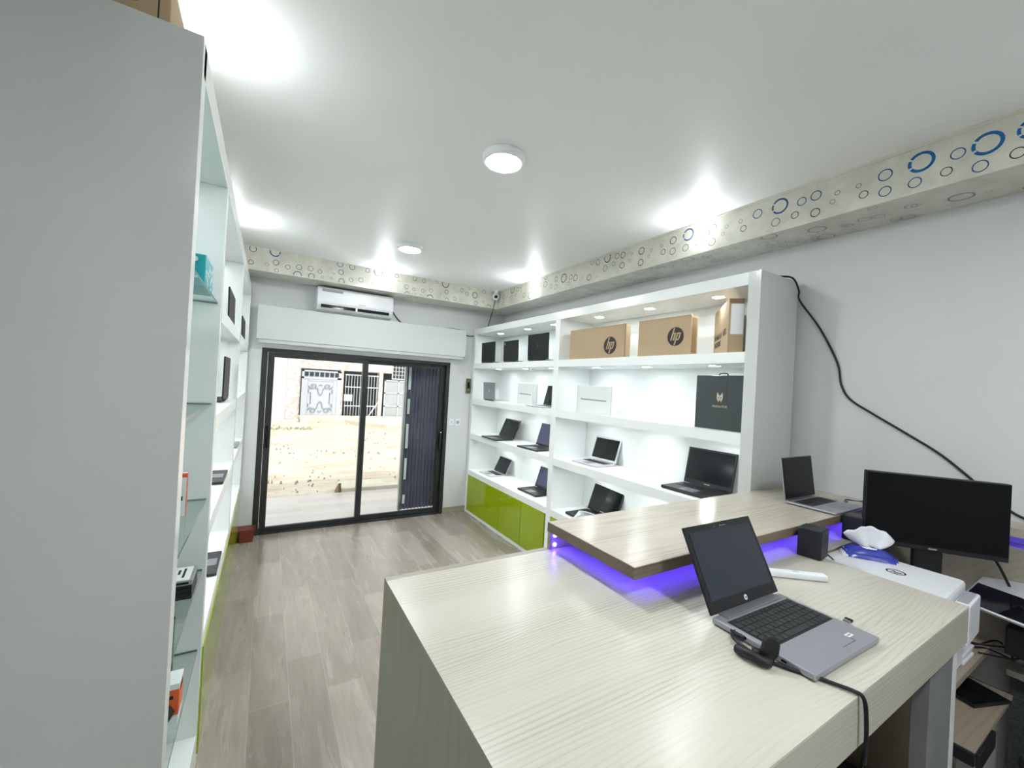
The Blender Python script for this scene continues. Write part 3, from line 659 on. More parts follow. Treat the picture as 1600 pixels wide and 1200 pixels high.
t = carton('narrower brown laptop box with round black logo and a visible side, top shelf', (2.45, 2.0, Z1), H, .46, .075, .272, M['card'], group='brown laptop cartons on the top shelf')
hplogo(t, .108, .158-.02, .066)
MB().box(-.23, .0, .272, .225, .02, .281).build('top_flap', M['card'], t)
MB().box(.2305, .01, .02, .2312, .06, .26).build('side_seam', M['carddark'], t)
# box with slogan and maker name, turned
t = thing('cardboard_box', 'brown laptop box turned sideways with printed slogan at the near end of top shelf', 'box', (2.395, 1.475, Z1), 0)
ang = math.atan2(.33, .37)
t.rotation_euler = (0, 0, ang)
MB().box(0, -.085, 0, .50, 0, .335).build('body', M['card'], t, bevel=.002)
MB().box(-.0014, -.082, .115, 0, -.012, .30).build('shipping_label', M['boxwhite'], t)
MB().box(-.0016, -.08, .305, 0, -.004, .33).build('tape', M['carddark'], t)
for body, x, z, s_ in (('IN SEARCH OF', .33, .135, .048), ('INCREDIBLE', .33, .085, .052)):
    text('lettering', body, s_, M['ink'], t, (x, .001, z), (PI/2, 0, PI), extr=.0003, sx=.8)
text('lettering', 'ASUS', .06, M['ink'], t, (.11, .001, .14), (PI/2, 0, PI), extr=.0003, sx=.8)
# white cartons
def wbox(label, loc, w, h, d):
    t = carton(label, loc, H, w, d, h, M['boxwhite'], name='laptop_carton', group='white laptop cartons on the second shelf')
    MB().prism([(-w*.40, h*.50), (-w*.36, h*.475), (w*.34, h*.46), (w*.38, h*.49), (w*.36, h*.505), (-w*.38, h*.525)], -.0008, 0, 'Y').build('edge_picture', M['boxline'], t)
    MB().box(-w/2-.0004, -.0006, 0, -w/2+.002, .001, h).box(w/2-.002, -.0006, 0, w/2+.0004, .001, h).build('printed_border', M['boxline'], t)
wbox('small white laptop carton with a thin laptop edge printed on it, far bay second shelf', (2.50, 3.88, Z2), .31, .245, .065)
wbox('white laptop carton with a thin laptop edge printed on it, near bay second shelf', (2.45, 2.70, Z2), .435, .245, .06)
# anthracite carton
t = carton('tall dark grey gaming laptop carton with pale mask emblem', (2.45, 1.54, Z2), H, .335, .09, .342, M['anth'], name='laptop_carton', cat='box')
m = MB(); k = .030
for s in (-1, 1):
    for poly in ([(.12, .5), (.30, 1.0), (.55, 1.6), (.62, .9), (.66, .2), (.58, -.4), (.40, -.9), (.30, -1.3), (.22, -.6), (.34, -.2), (.40, .3), (.30, .2)], [(.02, .9), (.14, .3), (.20, -.1), (.12, -.9), (.02, -.6)]):
        P = [(s*a*k, b*k*.75) for a, b in poly]
        m.prism(P if s > 0 else P[::-1], -.0008, 0, 'Y')
m.build('emblem', M['gold'], t, loc=(0, -.0004, .20))
text('lettering', 'PREDATOR', .020, M['gold'], t, (0, -.001, .145), (PI/2, 0, 0), shear=.25, extr=.0003)
MB().box(.045, -.0006, .18, .047, 0, .342).build('lid_seam', M['black'], t)
MB().tube([(-.03, .03, .343), (-.02, .03, .356), (.02, .03, .356), (.03, .03, .343)], .004).build('handle', M['black'], t)

# ------------------------------------------------------------------ things in the left shelving
t = thing('gift_box', 'teal box with white spots on the top glass shelf of the left shelving', 'box', (-.335, 1.93, 2.0085))
MB().box(-.13, -.13, 0, .13, .08, .115).build('body', M['teal'], t, bevel=.004)
m = MB()
for k in range(26):
    y = random.uniform(-.12, .07); z = random.uniform(.012, .10); m.cyl((.1302, y, z), random.uniform(.004, .010), .0006, 8, 'X')
for k in range(16):
    x = random.uniform(-.12, .12); z = random.uniform(.012, .10); m.cyl((x, -.1308, z), random.uniform(.004, .010), .0006, 8, 'Y')
m.build('white_spots', M['boxwhite'], t)
t = thing('cable_pack', 'white and red hanging accessory pack on a middle glass shelf', 'packet', (-.275, 1.90, 1.174))
MB().box(-.09, 0, 0, .04, .02, .16).build('card', M['boxwhite'], t, bevel=.002)
MB().box(-.09, -.001, .145, .04, 0, .16).box(.0402, 0, 0, .0412, .02, .16).build('red_border', M['orange'], t)
MB().box(-.06, -.0015, .03, .02, 0, .045).box(-.06, -.0015, .06, .03, 0, .075).box(-.05, -.0015, .09, .02, 0, .10).build('print', M['ink'], t)
for k in range(4):
    t = thing('hard_drive', ['lowest black caddy drive', 'second black caddy drive from below', 'third black caddy drive from below', 'topmost drive with a printed white label'][k]+' in the stack on the glass shelf', 'hard drive', (-.285, 1.95, .8735+k*.0175), group='stacked drives on the glass shelf')
    MB().box(-.10, -.07, 0, .085, .07, .016).build('case', M['black'] if k < 3 else M['steel'], t, bevel=.0015)
    MB().box(-.09, -.071, .004, .075, -.070, .012).build('connector', M['blackg'], t)
    if k == 3:
        MB().box(-.09, -.062, .016, .075, .062, .0166).build('label', M['boxwhite'], t)
        m = MB()
        for q in range(9): m.box(-.08+q*.016, random.uniform(-.05, 0), .0166, -.072+q*.016, random.uniform(.01, .05), .0169)
        m.build('print', M['ink'], t)
t = thing('adapter_box', 'small black adapter box on a low glass shelf', 'box', (-.315, 1.93, .5335))
MB().box(-.06, -.05, 0, .06, .05, .24).build('body', M['black'], t, bevel=.003); MB().box(-.04, -.051, .14, .055, -.05, .20).build('label', M['greytxt'], t)
t = thing('mouse_box', 'orange and white boxed computer mouse on the low glass shelf', 'box', (-.255, 1.76, .5335))
MB().box(-.075, -.04, 0, .055, .04, .03, 0).box(-.075, -.04, .03, .055, .04, .115, 1).box(-.075, -.04, .115, .055, .04, .135, 0).build('carton', [M['boxwhite'], M['orange']], t, bevel=.002)
MB().lathe((.012, -.041, .042), [(0, .03), (.022, .024), (.034, 0), (.022, -.024), (0, -.03)], 20).build('mouse_picture', M['ink'], t)
MB().box(0, -.0412, .085, .04, -.04, .097).box(.0552, -.02, .1, .0558, .02, .12).build('print', M['ink'], t)
# carton on top of the left shelving
t = thing('cardboard_box', 'brown cardboard box lying on top of the left shelving with a black letter', 'box', (-.43, 1.55, 2.586))
MB().box(-.20, -.20, 0, .175, .25, .112).build('body', M['card'], t, bevel=.002)
MB().box(.150, -.2006, 0, .153, -.2, .112).build('flap_seam', M['ink'], t)
text('lettering', 'C', .12, M['ink'], t, (.075, -.201, .055), (PI/2, 0, 0), extr=.0003)

# ------------------------------------------------------------------ things on and around the counter
# speakers
def speaker(label, loc, rz):
    t = thing('desktop_speaker', label, 'speaker', loc, rz, 'small black desktop speakers')
    MB().box(-.046, -.040, 0, .046, .040, .115).build('cabinet', M['black'], t, bevel=.005)
    MB().box(-.042, -.0415, .004, .042, -.040, .111).build('grille', M['cable'], t)
    MB().cyl((.0465, -.01, .085), .009, .001, 16, 'X').cyl((.0465, -.01, .03), .012, .001, 16, 'X').build('side_port', M['blackg'], t)
    return t
speaker('small black speaker on the counter nearer the grey front laptop', (1.93, .785, 1.1005), .12)
speaker('small black speaker in front of the dark laptop, beside the monitor', (2.36, .787, 1.1005), -.06)
tag(MB().tube([(1.985, .77, 1.115), (2.02, .755, 1.09), (2.10, .72, 1.02), (2.06, .66, .98), (2.03, .62, .90)], .003).build('speaker_cable', M['cable']), 'thin black cable hanging from the nearer speaker', 'cable')
tag(MB().tube([(2.41, .78, 1.104), (2.46, .77, 1.10), (2.47, .765, 1.05), (2.53, .75, .95), (2.5, .74, .80)], .003).build('speaker_cable', M['cable']), 'thin black cable of the speaker beside the monitor', 'cable')
# white remote-like bar
t = thing('remote_control', 'long white plastic remote lying behind the grey front laptop', 'remote control', (1.63, .71, 1.1005), -.66)
MB().box(-.10, -.016, 0, .10, .016, .022).build('body', M['whitepl'], t, bevel=.006)
MB().box(-.01, -.006, .022, .01, .006, .0228).build('button', M['lightsilver'], t)
# power cable of the front laptop, with strap
tag(MB().tube([(1.066, .602, 1.112), (1.045, .585, 1.113), (1.035, .55, 1.112), (1.045, .51, 1.107), (1.06, .47, 1.106), (1.085, .43, 1.106), (1.10, .395, 1.106), (1.112, .362, 1.107), (1.118, .347, 1.10), (1.122, .342, 1.06), (1.125, .342, .98), (1.12, .35, .85), (1.12, .40, .6), (1.15, .5, .3), (1.25, .6, .02)], .0042, 10).build('power_cable', M['cable']), 'thick black power cable running from the front laptop over the counter edge', 'cable')
t = thing('charging_plug', 'black angled charging plug in the left side of the front laptop', 'plug', (1.076, .602, 1.113))
MB().cyl((-.004, 0, 0), .0055, .018, 14, 'X').cyl((-.006, .0, 0), .0062, -.028, 14, 'Y').build('plug_body', M['black'], t)
t = thing('cable_strap', 'black fabric cable strap and clump beside the front laptop', 'cable strap', (1.035, .525, 1.101))
m = MB()
m.tube([(-.02, .035, .010), (-.025, .0, .016), (-.012, -.03, .012), (.01, -.02, .012)], .011, 10)
m.tube([(.0, .01, .012), (.012, -.01, .012), (.004, -.03, .012)], .011, 10)
m.build('wound_cable', M['cable'], t)
sp = [(.0, .0), (.02, .004), (.035, .02), (.038, .045), (.028, .062), (.012, .066), (.002, .052), (-.004, .028)]
MB().prism(sp, -.010, .006, 'Y').build('strap_tab', M['cable'], t, bevel=.004, loc=(.002, -.012, -.001), rot=(0, 0, -.5))
# long cable down the wall
tag(MB().tube([(2.60, 1.30, 2.466), (2.68, 1.262, 2.462), (2.76, 1.262, 2.40), (2.78, 1.262, 2.34), (2.815, 1.16, 2.16), (2.822, 1.07, 1.96), (2.822, 1.045, 1.83), (2.822, 1.0, 1.75), (2.822, .90, 1.68), (2.822, .76, 1.59), (2.822, .64, 1.51), (2.822, .55, 1.43), (2.822, .45, 1.33), (2.822, .36, 1.27), (2.81, .2, 1.26), (2.80, -.2, 1.257)], .0055, 8).build('wall_cable', M['cable']), 'long black cable hanging in a curve down the right wall from the shelving top', 'cable')
tag(MB().tube([(2.598, .93, 1.213), (2.65, .93, 1.207), (2.72, .96, 1.207), (2.77, .90, 1.207), (2.79, .80, 1.26), (2.78, .66, 1.257)], .003).build('charger_cable', M['cable']), 'thin black cable behind the dark laptop on the raised shelf', 'cable')

# monitor
mx, my = 2.47, .567
rzm = math.atan2(-(.745-.387), (2.60-2.33))
t = thing('computer_monitor', 'large black flat monitor on a round stand behind the printer', 'monitor', (mx, my, .7605), rzm)
MB().box(-.236, -.012, .355, .236, .018, .672).build('housing', M['black'], t, bevel=.004)
MB().box(-.232, -.0135, .375, .232, -.012, .668).build('screen', M['mon'], t)
MB().box(-.014, -.0128, .362, .014, -.0118, .368).build('logo', M['greytxt'], t)
MB().box(-.05, .019, .012, .05, .045, .50).build('stand_neck', M['black'], t, bevel=.006)
MB().lathe((0, .03, 0), [(0, 0), (.120, 0), (.125, .004), (.122, .010), (.0, .016)], 40).build('stand_base', M['blackg'], t)
tag(MB().tube([(2.60, .42, 1.14), (2.64, .40, 1.08), (2.66, .38, 1.02), (2.67, .36, .97), (2.67, .33, .94)], .005).build('monitor_cable', M['cable']), 'black cable dropping from the monitor to the silver computer', 'cable')

# printer
t = thing('laser_printer', 'white multifunction laser printer behind the counter with paper tray', 'printer', (2.155, .615, .7605), -PI/2+.04)
MB().box(-.19, -.16, 0, .19, .15, .235).build('body', M['whitepl'], t, bevel=.01)
MB().box(-.19, -.17, .24, .19, .15, .318).build('scanner_lid', M['whitepl'], t, bevel=.012)
MB().box(.192, -.06, .15, .232, .12, .29).build('side_cover', M['whitepl'], t, bevel=.006)
MB().box(.198, -.04, .290, .224, .10, .294).build('display_recess', M['greytxt'], t)
MB().lathe((.03, -.02, .3185), [(.028, 0), (.030, .0006), (.026, .0008), (.024, 0)], 32).build('logo_ring', M['ink'], t)
text('logo', 'hp', .034, M['ink'], t, (.03, -.022, .319), (0, 0, 0), shear=.3, extr=.0003)
t = thing('document_tray', 'slim white plastic tray with papers on the desk corner', 'tray', (2.30, .425, .7605), 0)
MB().box(0, 0, 0, .14, .15, .012).box(0, 0, .03, .14, .15, .042).box(0, .14, .012, .14, .15, .03).build('trays', M['whitepl'], t, bevel=.003)
MB().box(.01, .005, .0125, .13, .138, .026).build('paper', M['boxwhite'], t)
# tissue packet on the printer
t = thing('tissue_pack', 'blue and clear tissue packet with a white tissue sticking out, on the printer', 'tissue packet', (2.225, .70, 1.079), -.96)
m = MB(); prof = [(0, -.0), (.5, .0), (.95, .0)]
nx, ny = 12, 8
P = []
for i in range(nx+1):
    for j in range(ny+1):
        a = -1+2*i/nx; b = -1+2*j/ny
        z = .042*(1-abs(a)**4)*(1-abs(b)**4)+.002*math.sin(a*9+b*5)
        P.append((a*.095, b*.048, max(0.0008, z)))
m.v = P[:]
for i in range(nx):
    for j in range(ny):
        q = i*(ny+1)+j; m.f.append((q, q+1, q+ny+2, q+ny+1)); m.m.append(1 if (i < 1 or i > nx-2) else 0); m.sm.append(True)
n0 = len(m.v)
m.box(-.085, -.042, 0, .085, .042, .02)
m.build('pack', [M['bluep'], M['whitepl']], t)
MB().lathe((0, 0, .0405), [(0, .002), (.028, .0015), (.03, 0)], 24).build('pack_opening', M['boxwhite'], t)
m = MB(); nx, ny = 16, 8; P = []
for i in range(nx+1):
    a = -1+2*i/nx
    for j in range(ny+1):
        b = j/ny
        wd = .030+.058*math.sin(min(1, b*1.25)*PI/2)-.012*max(0, b-.75)*4
        P.append((a*wd, .010*math.sin(a*5+b*2)+.012*b*math.sin(a*2.4), .040+b*(.088-.028*a*a)+.003*math.sin(a*11)))
m.v = P
for i in range(nx):
    for j in range(ny):
        q = i*(ny+1)+j; m.f.append((q, q+1, q+ny+2, q+ny+1)); m.m.append(0); m.sm.append(True)
to = m.build('tissue', M['tissue'], t); so = to.modifiers.new('solid', 'SOLIDIFY'); so.thickness = .0012
# bottle lying
t = thing('water_bottle', 'clear plastic bottle with blue cap lying behind the monitor stand', 'bottle', (2.64, .60, .792), 0)
T = Matrix.Rotation(PI/2, 4, 'X')
b = MB(); b.lathe((0, 0, 0), [(0, -.10), (.028, -.10), (.031, -.09), (.031, .04), (.028, .06), (.014, .085), (.012, .095)], 24)
b.build('bottle_body', M['bottle'], t, rot=(PI/2, 0, .25))
MB().cyl((0, 0, .093), .015, .02, 20).build('cap', pbr('blue_cap', (.02, .07, .4), .4), t, rot=(PI/2, 0, .25))
# silver all-in-one at the right edge
t = thing('all_in_one_computer', 'silver computer with glossy black screen leaning back beside the printer at the right edge', 'computer', (2.585, .495, .905), 0)
ax = Vector((-.06, -.20, 0)).normalized(); ay = Vector((.20, -.06, .12)); ay = (ay-ax*ay.dot(ax)).normalized(); az = ax.cross(ay)
if az.z < 0: az = -az
ax = ay.cross(az)
RM_ = Matrix((ax, ay, az)).transposed().to_4x4(); t.matrix_world = Matrix.Translation((2.545, .50, .925)) @ RM_
sx = 1 if ax.y < 0 else -1
def xb(m, a, b): return (min(sx*a, sx*b), max(sx*a, sx*b))
l0, l1 = xb(0, 0, .48); MB().box(l0, 0, -.014, l1, .30, 0).build('housing', M['lightsilver'], t, bevel=.004)
l0, l1 = xb(0, .008, .472); MB().box(l0, .008, 0, l1, .13, .001).build('screen', M['blackg'], t)
MB().cyl((sx*.13, .22, 0), .010, .0008, 20).build('logo', M['ink'], t)
t = thing('power_supply_box', 'black box lying under the silver computer at the right edge', 'box', (2.60, .15, .7605), 0)
MB().box(-.02, -.14, -.0, .07, .22, .11).build('body', M['black'], t, bevel=.005)
MB().box(-.021, -.10, .02, -.02, .10, .06).build('vent', M['blackg'], t)
for i, P in enumerate(([(2.50, .53, .77), (2.57, .43, .766), (2.64, .36, .77), (2.60, .34, .75), (2.48, .42, .764)], [(2.46, .50, .764), (2.56, .44, .764), (2.68, .40, .765), (2.71, .36, .70)], [(2.44, .47, .764), (2.55, .42, .764), (2.66, .37, .72), (2.70, .36, .70)])):
    tag(MB().tube(P, .0035).build('desk_cable', M['cable']), ['black cable looping on the desk beside the paper tray', 'upper thin black cable crossing the desk corner', 'lower thin black cable crossing the desk corner'][i], 'cable', 'cables on the desk corner')
# black notebook on the keyboard tray
t = thing('tablet', 'black folded tablet lying on the pulled-out tray under the desk', 'tablet', (2.45, .44, .6035), -.35)
MB().box(-.09, -.075, 0, .10, .075, .012).build('body', M['black'], t, bevel=.004)
MB().box(-.082, -.068, .012, .092, .068, .0128).build('screen', M['blackg'], t)
# under the counter
t = thing('computer_tower', 'dark computer tower standing under the counter', 'computer', (1.80, .70, 0), 0)
MB().box(-.09, -.20, .01, .09, .20, .42).build('case', M['black'], t, bevel=.006); MB().box(-.085, -.202, .02, .085, -.2, .41).build('front_cover', M['blackg'], t)
m = MB()
for x in (-.07, .07):
    for y in (-.17, .17): m.cyl((x, y, 0), .012, .012, 12)
m.build('feet', M['black'], t)
tag(MB().tube([(1.72, .60, .98), (1.71, .56, .85), (1.73, .53, .70), (1.74, .54, .52), (1.75, .6, .425)], .004).build('hanging_cable', M['cable']), 'thin black cable hanging under the counter', 'cable')
# grey office chair at the bottom right corner
t = thing('office_chair', 'dark grey speckled fabric office chair at the lower right corner', 'chair', (2.37, -.02, 0), .5)
m = MB()
for k in range(5):
    a = 2*PI*k/5; m.tube([(0, 0, .10), (math.cos(a)*.15, math.sin(a)*.15, .085), (math.cos(a)*.29, math.sin(a)*.29, .065)], .018)
m.build('star_base', M['black'], t)
for k in range(5):
    a = 2*PI*k/5; MB().cyl((math.cos(a)*.29-.01, math.sin(a)*.29, .028), .028, .02, 16, 'X').build('castor', M['black'], t)
MB().cyl((0, 0, .09), .028, .30, 16).build('gas_column', M['black'], t)
MB().box(-.25, -.24, .40, .25, .25, .47).build('seat', M['greyfab'], t, bevel=.03)

# white moulded chair behind the raised shelf
t = thing('shell_chair', 'white moulded plastic chair showing only the top of its back behind the counter', 'chair', (2.08, 2.10, 0), 0)
m = MB(); nx, nz = 14, 12; P = []
for i in range(nx+1):
    a = -1+2*i/nx
    for k in range(nz+1):
        b = k/nz
        wd = .22*math.sqrt(max(0, 1-(max(0, b-.45)/.56)**2.2))
        P.append((a*wd, .20+.08*b-.06*a*a, .43+.375*b))
m.v = P
for i in range(nx):
    for k in range(nz):
        q = i*(nz+1)+k; m.f.append((q, q+1, q+nz+2, q+nz+1)); m.m.append(0); m.sm.append(True)
o = m.build('backrest', M['chairw'], t); sd = o.modifiers.new('s', 'SOLIDIFY'); sd.thickness = .008
MB().prism([(-.21, -.20), (.21, -.20), (.22, .0), (.2, .20), (-.2, .20), (-.22, 0)], .425, .44, 'Z').build('seat', M['chairw'], t, bevel=.006)
for sx in (-1, 1):
    for sy in (-1, 1): MB().tube([(sx*.10, sy*.10, .425), (sx*.20, sy*.20, 0)], .011, sub=1).build('leg', M['desk'], t)

# ------------------------------------------------------------------ outside
M['tile'] = pbr('terrace_tile', (.66, .60, .58), .35)
def tilemat():
    m = M['tile']; v = coords(m); b = N(m, 'ShaderNodeTexBrick'); LK(m, v, b.inputs['Vector']); b.inputs['Scale'].default_value = 1
    b.inputs['Brick Width'].default_value = .9; b.inputs['Row Height'].default_value = .18; b.inputs['Mortar Size'].default_value = .002
    b.inputs['Color1'].default_value = (.62, .56, .55, 1); b.inputs['Color2'].default_value = (.74, .69, .68, 1); b.inputs['Mortar'].default_value = (.5, .45, .44, 1)
    LK(m, mixc(m, .35, b.outputs['Color'], ramp(m, noise(m, coords(m, (1.5, 9, 1)), 1, 4), [(.3, (.7, .66, .66)), (.7, (1, 1, 1))]), 'MULTIPLY'), BS(m).inputs['Base Color'])
tilemat()
def dirtmat():
    m = pbr('dirt_road', (.6, .48, .34), .95); v = coords(m, (1, 2.2, 1))
    n1 = noise(m, v, .9, 6, .6); n2 = noise(m, v, 6, 5, .7, .8)
    c = ramp(m, n1, [(.3, (.60, .47, .36)), (.5, (.74, .64, .53)), (.7, (.82, .76, .67))])
    c = mixc(m, .8, c, ramp(m, n2, [(.30, (.42, .36, .28)), (.42, (1, 1, 1))]), 'MULTIPLY')
    LK(m, c, BS(m).inputs['Base Color']); bump(m, n2, .8, .05); return m
M['dirt'] = dirtmat()
M['concrete'] = painted('pale_concrete', (.72, .66, .56), .9, var=.12, sc=3, bmp=.2)
M['plaster'] = painted('white_render', (.78, .76, .78), .9, var=.05, sc=1)
def stonemat():
    m = pbr('pink_mottled_tiles', (.7, .55, .52), .8); v = coords(m, (1, 1, 1.3))
    vo = N(m, 'ShaderNodeTexVoronoi'); LK(m, v, vo.inputs['Vector']); vo.inputs['Scale'].default_value = 9
    LK(m, ramp(m, vo.outputs['Color'], [(.3, (.66, .54, .50)), (.5, (.80, .74, .71)), (.8, (.86, .84, .83))]), BS(m).inputs['Base Color']); return m
M['stone'] = stonemat()
M['gatew'] = painted('pale_blue_grey_gate', (.62, .65, .72), .5, var=.05, sc=2)
M['gated'] = pbr('gate_scroll_grey', (.30, .32, .36), .5)
M['gateg'] = painted('grey_sheet_gate', (.50, .52, .55), .5, var=.08, sc=2)
M['darkin'] = pbr('dark_interior', (.05, .055, .06), .9)
M['weed'] = pbr('weeds', (.30, .34, .16), .8)
struct('terrace_floor', MB().box(-1.5, YB+.19, -.25, 4.0, 6.50, 0), M['tile'])
# uneven road
m = MB(); nx, ny = 60, 70; X0, X1, Y0, Y1 = -10, 16, 6.50, 21.5; P = []
rs = random.Random(3); ph = [(rs.uniform(.5, 3), rs.uniform(.5, 3), rs.uniform(0, 6), rs.uniform(.006, .02)) for k in range(10)]
for i in range(nx+1):
    for j in range(ny+1):
        x = X0+(X1-X0)*i/nx; y = Y0+(Y1-Y0)*(j/ny)**1.3
        z = -.08+sum(a*math.sin(x*p+y*q+r_) for p, q, r_, a in ph)*min(1, (y-Y0)/1.5)
        z += .10*math.exp(-((y-13.4)/.8)**2-((x-.9)/1.6)**2)
        P.append((x, y, min(z, .3)))
m.v = P
for i in range(nx):
    for j in range(ny):
        q = i*(ny+1)+j; m.f.append((q, q+ny+1, q+ny+2, q+1)); m.m.append(0); m.sm.append(True)
struct('road_ground', m, M['dirt'])
t = thing('concrete_ramp', 'low concrete ramp slab at the edge of the terrace', 'ramp', (1.30, 6.50, 0))
MB().prism([(0.03, -.16), (0.03, .05), (.50, .055), (.62, -.12), (.62, -.2)], -.27, .62, 'X').build('slab', M['concrete'], t, bevel=.01)
MB().prism([(.03, -.16), (.03, .13), (.45, -.1)], -.31, -.275, 'X').build('side_wedge', M['carddark'], t)
t = thing('concrete_slab', 'rounded concrete apron in front of the barred entrance across the road', 'slab', (4.2, 17.6, -.02))
m = MB(); pts = [(-1.9, 1.3), (-1.6, .2), (-1.2, -.9), (-.3, -2.1), (.9, -2.4), (2.0, -1.5), (2.3, -.2), (2.4, 1.3)]
m.prism(pts, -.15, .06, 'Z').build('apron', M['concrete'], t, bevel=.03)
t = thing('concrete_step', 'low concrete doorstep in front of the scrolled metal gate', 'step', (2.15, 18.35, -.05))
MB().box(-1.0, -.9, -.1, 1.0, .55, .10).build('step_block', M['concrete'], t, bevel=.03)
# facade opposite
YF = 19.0
t = thing('house_facade', 'pale pink tiled house front across the road', 'building', (3.5, YF, 0))
MB().box(-2.75, 0, 2.0, 6.5, .4, 5.2).box(-2.75, 0, -.4, -2.32, .4, 2.0).box(.85, 0, -.4, 1.02, .4, 2.0).box(2.4, 0, -.4, 6.5, .4, 2.0).box(-.78, 0, -.4, -.66, .4, 2.0).build('wall', M['stone'], t)
MB().box(-2.9, -.5, 5.2, 6.5, .4, 5.4).build('roof_edge', M['plaster'], t)
m = MB()
for i in range(5):
    for j in range(4): m.box(1.45+i*.145, -.03, 1.78+j*.17, 1.56+i*.145, .02, 1.92+j*.17)
m.build('block_window', M['darkin'], t)
MB().box(1.4, -.02, 1.72, 2.2, .005, 2.5).build('block_window_frame', M['plaster'], t)
MB().box(-2.32, .8, -.4, 2.4, .9, 2.0).build('inner_wall', M['darkin'], t)
t = thing('white_boundary_wall', 'plain white rendered wall left of the pink pillar', 'wall', (-2.5, YF-1.0, 0))
MB().box(-6, 0, -.4, 3.25, .3, 2.75).build('wall', M['plaster'], t)
t = thing('stone_pillar', 'mottled pink and white pillar left of the scrolled gate', 'pillar', (.87, YF-.9, -.2))
MB().box(-.22, -.2, -.2, .18, .2, 4.8).build('shaft', M['stone'], t, bevel=.02)
MB().box(-.30, -.28, -.2, .26, .28, .15).build('foot', M['stone'], t, bevel=.02)
# scrolled gate
t = thing('scrolled_gate', 'pale grey sheet metal gate with scroll ornament and slots along its top', 'gate', (1.98, YF-.06, -.15))
gx = .76
MB().box(-gx, 0, 0, gx, .04, 2.08).build('sheet', M['gatew'], t)
m = MB(); m.box(-gx, -.03, 0, -gx+.08, 0, 2.08).box(gx-.16, -.03, 0, gx, 0, 2.08).box(-gx, -.03, 1.72, gx, 0, 1.80).box(-gx, -.03, 2.02, gx, 0, 2.08).box(-gx, -.03, 0, gx, 0, .08)
for s in (-.52, .46): m.box(s, -.025, .12, s+.02, 0, 1.66)
m.box(-.52, -.025, .12, .46, 0, .14).box(-.52, -.025, 1.64, .46, 0, 1.66).build('frame', M['gatew'], t)
m = MB()
for i in range(7): m.box(-.66+i*.195, -.035, 1.83, -.52+i*.195, -.001, 2.0)
m.build('top_slots', M['darkin'], t)
m = MB()
def spiral(cx, cz, s, dz_, r0_=.13):
    P = []
    for i in range(26):
        a = i/25*2.6*PI; rr = r0_*(1-i/25*.82)
        P.append((cx+s*rr*math.cos(a), -.035, cz+dz_*rr*math.sin(a)))
    return P
for dz_, cz in ((1, 1.42), (-1, .32)):
    for s in (-1, 1):
        m.tube(spiral(-.03+s*.22, cz, s, -dz_*1), .013, 6, sub=2)
        m.tube([(-.03+s*.35, -.035, cz), (-.03+s*.30, -.035, cz-dz_*.12), (-.03+s*.10, -.035, cz-dz_*.10), (-.03+s*.06, -.035, cz-dz_*.30), (-.03, -.035, cz-dz_*.42)], .013, 6)
        m.tube([(-.03+s*.35, -.035, cz-dz_*.15), (-.03+s*.35, -.035, cz-dz_*.30), (-.03+s*.28, -.035, cz-dz_*.30), (-.03+s*.28, -.035, cz-dz_*.55)], .013, 6, sub=1)
    m.tube([(-.08, -.035, cz-dz_*.0), (-.03, -.035, cz+dz_*.06), (.02, -.035, cz)], .013, 6)
so_ = m.build('scroll_ornament', M['gated'], t); so_.scale = (1.3, 1, .95); so_.location = (0, 0, .09)
# barred entrance
t = thing('barred_gate', 'white barred metal entrance gate in front of a dark doorway', 'gate', (3.66, YF+.05, -.18))
m = MB()
for i in range(13): m.box(-.72+i*.12, 0, 0, -.70+i*.12, .03, 2.0)
for z in (.02, .62, 1.45, 1.98): m.box(-.74, -.005, z, .76, .035, z+.05)
m.build('bars', M['gatew'], t)
MB().box(-.76, -.02, .85, -.42, .03, 1.15).build('lock_plate', M['gatew'], t)
MB().prism([(.15, 0), (.22, 0), (.76, .9), (.76, 1.0)], -.03, -.01, 'Y').build('diagonal_brace', M['gatew'], t)
# grey double gate
t = thing('sheet_metal_gate', 'grey panelled sheet metal gate right of the barred entrance', 'gate', (5.2, YF-.05, -.13))
MB().box(-.62, 0, 0, .66, .03, 1.82).build('sheet', M['gateg'], t)
m = MB()
for x in (-.62, -.01, .60): m.box(x, -.03, 0, x+.06, 0, 1.82)
for z in (0, .6, 1.2, 1.76): m.box(-.62, -.03, z, .66, 0, z+.05)
m.build('frame', M['gatew'], t)
# folding security grille outside the right leaf
t = thing('folding_gate', 'dark violet-grey folding metal security gate pushed aside behind the right glass', 'folding gate', (1.57, YB+.26, 0))
M['fold'] = painted('violet_grey_sheet', (.20, .18, .27), .3, var=.12, sc=3, bmp=0)
m = MB(); n = 22; w = .50; pts = []
for i in range(n+1): pts.append((.0+w*i/n, .0 if i % 2 else .05))
for i in range(n): 
    a, b_ = pts[i], pts[i+1]; m.quad([(a[0], a[1], .02), (b_[0], b_[1], .02), (b_[0], b_[1], 1.93), (a[0], a[1], 1.93)])
    m.quad([(a[0], a[1]+.004, .02), (b_[0], b_[1]+.004, .02), (b_[0], b_[1]+.004, 1.93), (a[0], a[1]+.004, 1.93)])
m.build('folded_slats', M['fold'], t, fix=False)
MB().box(-.03, -.015, .02, .0, .04, 1.94).build('lead_post', M['steel'], t)
m = MB()
for z, h in ((.10, .12), (.42, .28), (.83, .32), (1.28, .20), (1.60, .30)): m.box(.02, -.012, z, .055, -.006, z+h)
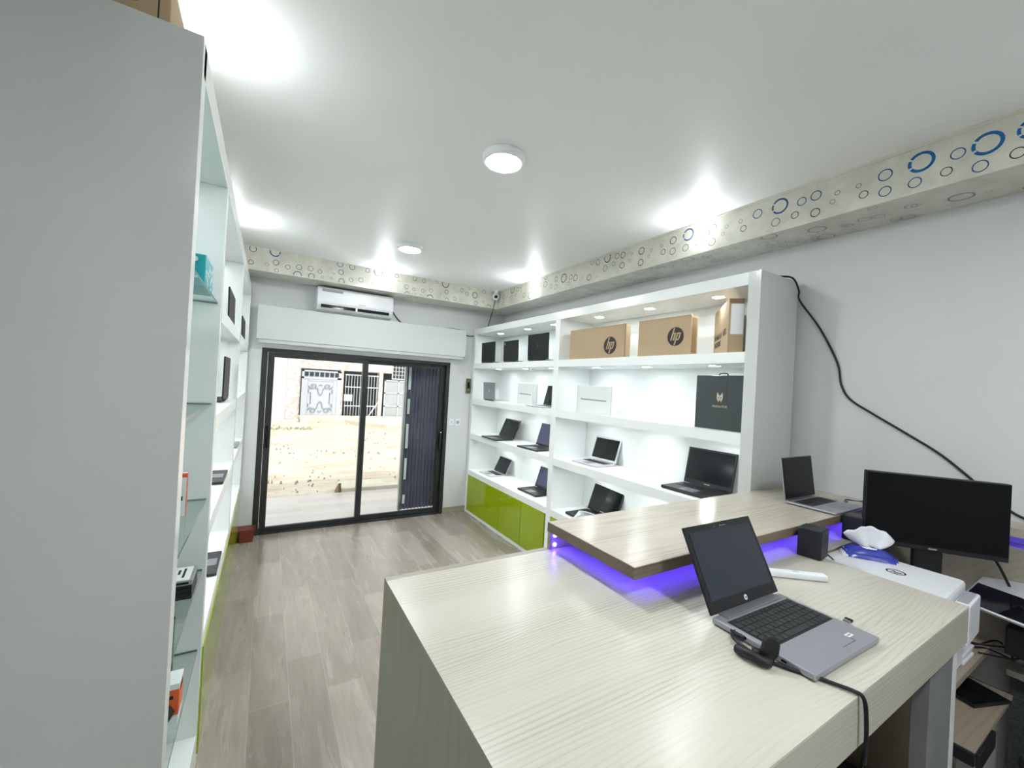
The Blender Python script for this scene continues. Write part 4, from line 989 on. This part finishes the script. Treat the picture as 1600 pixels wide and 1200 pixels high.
m.build('slotted_plates', M['boxwhite'], t, bevel=.003)
MB().box(.44, -.02, .10, .455, -.005, 1.9).box(.40, -.03, 1.70, .47, -.02, 1.74).box(.38, -.03, .16, .46, -.02, .2).build('lock_rod', M['steel'], t)
# weeds by the pillar
rs = random.Random(7)
for i, (wx, wy, s_, lab) in enumerate(((.75, 15.2, .5, 'green weeds at the foot of the pillar across the road'), (.9, 12.6, .35, 'low green weeds in the middle of the dirt road'))):
    m = MB()
    for k in range(70):
        a = rs.uniform(0, 2*PI); rr = s_*math.sqrt(rs.random()); x = rr*math.cos(a)*1.4; y = rr*math.sin(a)*.6; h_ = rs.uniform(.05, .20)*(s_*1.2)
        b_ = rs.uniform(0, 2*PI); m.quad([(x, y, 0), (x+.03*math.cos(b_), y+.03*math.sin(b_), 0), (x+.05*math.cos(b_+.5), y, h_), (x+.02, y+.02, h_*.8)])
    tag(m.build('weeds', M['weed'], loc=(wx, wy, -.12), fix=False), lab, 'weeds', kind='stuff')
# eave above the terrace, rooms outer side
struct('trim_5', MB().box(-1.5, YB+.2, 2.7, 4.0, 6.0, 2.85), M['plaster'])

m = MB(); rs = random.Random(11)
for k in range(420):
    y = 6.9+12*rs.random()**1.6; x = rs.uniform(-1.5, 1.2+.38*y); sz = rs.uniform(.008, .035)*(.15+y*.055)
    n = len(m.v); z0 = -.07
    for a_, b_, c_ in ((-1, -.6, 0), (1, -.7, 0), (1.1, .8, 0), (-.9, .7, 0), (-.4, -.2, .8), (.5, .1, .7)): m.v.append((x+a_*sz*1.5*rs.uniform(.7, 1.2), y+b_*sz, z0+c_*sz+ (0 if c_ else -.06)))
    for f_ in ((0, 1, 5, 4), (1, 2, 5), (2, 3, 4, 5), (3, 0, 4)): m.f.append(tuple(n+i for i in f_)); m.m.append(0); m.sm.append(False)
M['rock'] = pbr('grey_brown_stone', (.42, .36, .31), .9)
tag(m.build('rubble', M['rock'], fix=False), 'scattered small stones and lumps on the dirt road', 'stones', kind='stuff')
